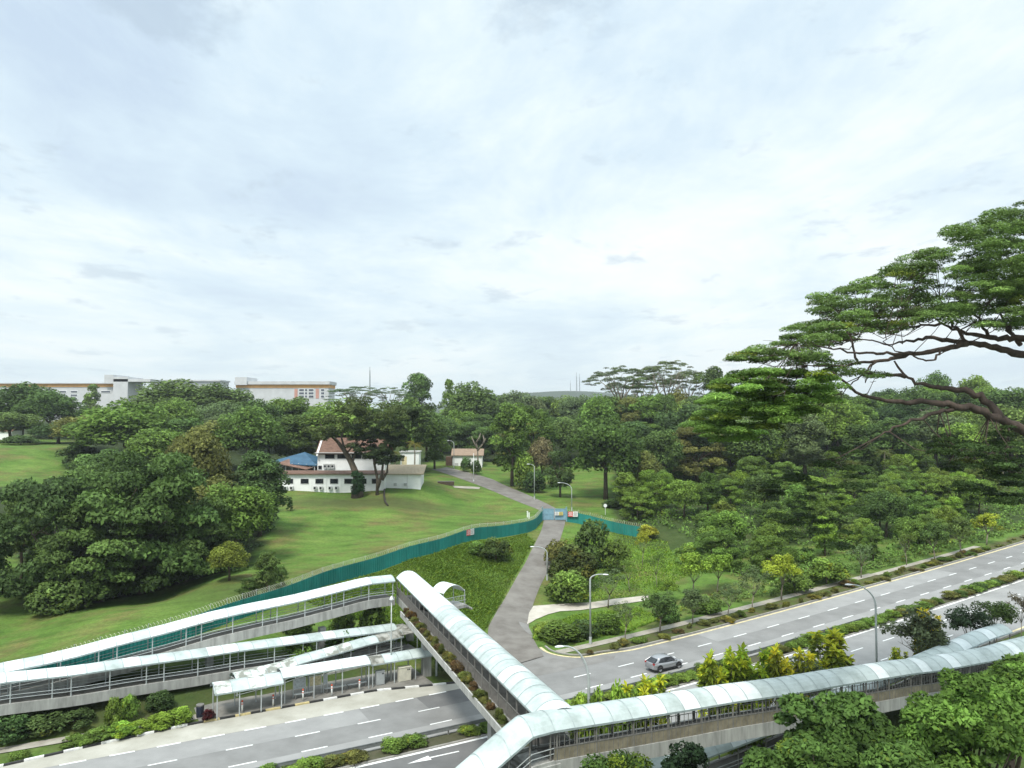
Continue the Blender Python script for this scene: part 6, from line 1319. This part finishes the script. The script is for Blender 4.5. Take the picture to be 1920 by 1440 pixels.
# ---- the silver car
def car():
    p = W(1254,1267,0); s_, o_ = SO(p[0],p[1]); base = RP(float(s_), float(o_)+.75); u2 = RD(float(s_)); X_ = np.array([*u2,.0]); Y_ = np.array([-u2[1],u2[0],0.]); t = thing('silver_car', base, 'silver-grey hatchback driving along the far carriageway beside the median', 'car')
    def P(x,y,z): return base+X_*x+Y_*y+np.array([0,0,z+.02])
    SIL = mat('silver_car_paint', (.36,.37,.385), .28, .05, 2, metal=.55, spec=.6); BLKP = mat('black_trim', (.02,.02,.022), .5, .2, 4); TY = mat('tyre_rubber', (.018,.018,.018), .85, .2, 8); RIM = mat('alloy_rim', (.45,.46,.47), .35, .1, 5, metal=.7)
    # body shell: loft of sections from tail to nose (x, half width, sill z, belt z)
    sec = [(-2.12,.70,.42,.86),(-2.05,.82,.32,.98),(-1.6,.88,.26,1.02),(-.8,.90,.22,1.0),(.2,.90,.22,.97),(.95,.89,.23,.96),(1.6,.86,.27,.88),(2.0,.76,.33,.74),(2.14,.60,.42,.62)]
    b = MB(); vs = []
    for x, w_, z0_, z1_ in sec:
        for y, z in ((-w_*.9,z0_),(-w_,z0_+.12),(-w_,(z0_+z1_)/2+.08),(-w_*.93,z1_-.02),(-w_*.6,z1_+.03),(w_*.6,z1_+.03),(w_*.93,z1_-.02),(w_,(z0_+z1_)/2+.08),(w_,z0_+.12),(w_*.9,z0_)): vs.append(P(x,y,z))
    n = 10; b.add(vs, [(i*n+k,(i+1)*n+k,(i+1)*n+(k+1)%n,i*n+(k+1)%n) for i in range(len(sec)-1) for k in range(n)]+[tuple(range(n)),tuple((len(sec)-1)*n+k for k in range(n-1,-1,-1))]); b.build('body', SIL, t, True)
    # greenhouse: roof, pillars and glass
    rf = [(-1.42,.60,1.36),(-1.1,.65,1.47),(-.4,.68,1.56),(.25,.66,1.50),(.55,.62,1.42)]; b = MB(); vs = []
    for x, w_, z in rf: vs += [P(x,-w_,z-.05),P(x,-w_*.7,z),P(x,w_*.7,z),P(x,w_,z-.05),P(x,w_,z-.12),P(x,-w_,z-.12)]
    b.add(vs, [(i*6+k,(i+1)*6+k,(i+1)*6+(k+1)%6,i*6+(k+1)%6) for i in range(len(rf)-1) for k in range(6)]+[tuple(range(6)),tuple(24+k for k in range(5,-1,-1))]); b.build('roof', SIL, t, True)
    def quad(nm, pts, m_): b = MB(); c = sum(pts)/len(pts); k_ = np.array(pts); nr = np.cross(k_[1]-k_[0],k_[2]-k_[0]); nr /= np.linalg.norm(nr); b.add(list(k_+nr*.012)+list(k_-nr*.012), [tuple(range(len(pts))), tuple(range(2*len(pts)-1,len(pts)-1,-1))]+[(i,(i+1)%len(pts),len(pts)+(i+1)%len(pts),len(pts)+i) for i in range(len(pts))]); return b.build(nm, m_, t)
    quad('windscreen', [P(1.25,-.74,1.0),P(1.25,.74,1.0),P(.55,.6,1.42),P(.55,-.6,1.42)], GLASS); quad('rear_window', [P(-2.05,-.68,1.03),P(-2.05,.68,1.03),P(-1.42,.56,1.36),P(-1.42,-.56,1.36)], GLASS)
    for sg in (-1,1):
        quad('side_window', [P(-1.55,sg*.83,1.05),P(-.55,sg*.86,1.04),P(-.5,sg*.69,1.44),P(-1.1,sg*.66,1.38)], GLASS); quad('side_window', [P(-.47,sg*.86,1.04),P(.98,sg*.84,1.0),P(.42,sg*.65,1.41),P(-.42,sg*.69,1.46)], GLASS)
        quad('pillar', [P(-2.03,sg*.8,1.0),P(-1.55,sg*.84,1.04),P(-1.1,sg*.67,1.39),P(-1.42,sg*.62,1.34)], SIL); quad('pillar', [P(.98,sg*.85,1.0),P(1.2,sg*.8,1.0),P(.56,sg*.62,1.43),P(.42,sg*.655,1.43)], SIL); quad('pillar', [P(-.56,sg*.87,1.03),P(-.46,sg*.87,1.03),P(-.42,sg*.70,1.47),P(-.51,sg*.70,1.47)], BLKP)
        MB().box(P(.82,sg*.98,1.05), (.16,.2,.14), math.atan2(u2[1],u2[0])).build('wing_mirror', SIL, t); MB().box(P(2.02,sg*.58,.70), (.2,.34,.14), math.atan2(u2[1],u2[0])).build('headlight', LAMPH, t); MB().box(P(-2.04,sg*.66,.90), (.14,.26,.2), math.atan2(u2[1],u2[0])).build('taillight', mat('tail_lens', (.3,.01,.01), .3, .1, 3), t)
        MB().box(P(.0,sg*.89,.30), (2.2,.06,.16), math.atan2(u2[1],u2[0])).build('side_skirt', BLKP, t)
        for x in (-1.32,1.35):
            w_ = MB().tube([P(x,sg*.66,.31),P(x,sg*.70,.33),P(x,sg*.89,.33),P(x,sg*.92,.31)], [.29,.335,.335,.29], 18).build('wheel', TY, t, False); MB().tube([P(x,sg*.90,.33),P(x,sg*.935,.33)], .21, 14).build('rim', RIM, w_)
            MB().tube([P(x,sg*.84,.40),P(x,sg*.905,.40)], .41, 18).build('wheel_arch', BLKP, t)
car()

# ---- damp air
hz = MB().box((0,3450,112), (14800,7600,240)).build('haze', [], None)
hm = bpy.data.materials.new('haze_air'); hm.use_nodes = True; hm.node_tree.nodes.clear()
pv = hm.node_tree.nodes.new('ShaderNodeVolumePrincipled'); pv.inputs['Density'].default_value = 1.3e-4; pv.inputs['Color'].default_value = (.86,.94,1,1); pv.inputs['Anisotropy'].default_value = .2
ho = hm.node_tree.nodes.new('ShaderNodeOutputMaterial'); hm.node_tree.links.new(pv.outputs[0], ho.inputs['Volume']); hz.data.materials.append(hm); hz['kind'] = 'stuff'; hz['label'] = 'pale damp air thickening with distance'

# ---- things that look alike get their place in the row, counted from the left of the view
ORD = ['leftmost','second','third','fourth','fifth','sixth','seventh','eighth','ninth','tenth','eleventh','twelfth','thirteenth','fourteenth','fifteenth','sixteenth','seventeenth','eighteenth','nineteenth','twentieth']
bpy.context.view_layer.update(); same = {}
for o in COL.objects:
    if o.parent is None and o.get('category') and o.get('label'): same.setdefault(o['label'], []).append(o)
for l_, os_ in same.items():
    if len(os_) < 2: continue
    os_.sort(key=lambda o: o.location.x/max(1., o.location.y)); n_ = len(os_)
    for i_, o in enumerate(os_):
        if n_ == 2: s_ = ['left one','right one'][i_]
        elif n_ == 3: s_ = ['left one','middle one','right one'][i_]
        elif i_ < 10 and i_ <= n_//2: s_ = 'leftmost' if i_ == 0 else ORD[i_]+' from left'
        elif n_-1-i_ < 10: s_ = 'rightmost' if i_ == n_-1 else ORD[n_-1-i_]+' from right'
        elif i_ < 20: s_ = ORD[i_]+' from left'
        elif n_-1-i_ < 20: s_ = ORD[n_-1-i_]+' from right'
        else: s_ = 'near the middle of its row'
        o['label'] = l_+', '+s_
        import re as _re
        if len(_re.findall(r"[A-Za-z0-9']+", o['label'])) > 16: print('LONG', o['label'])
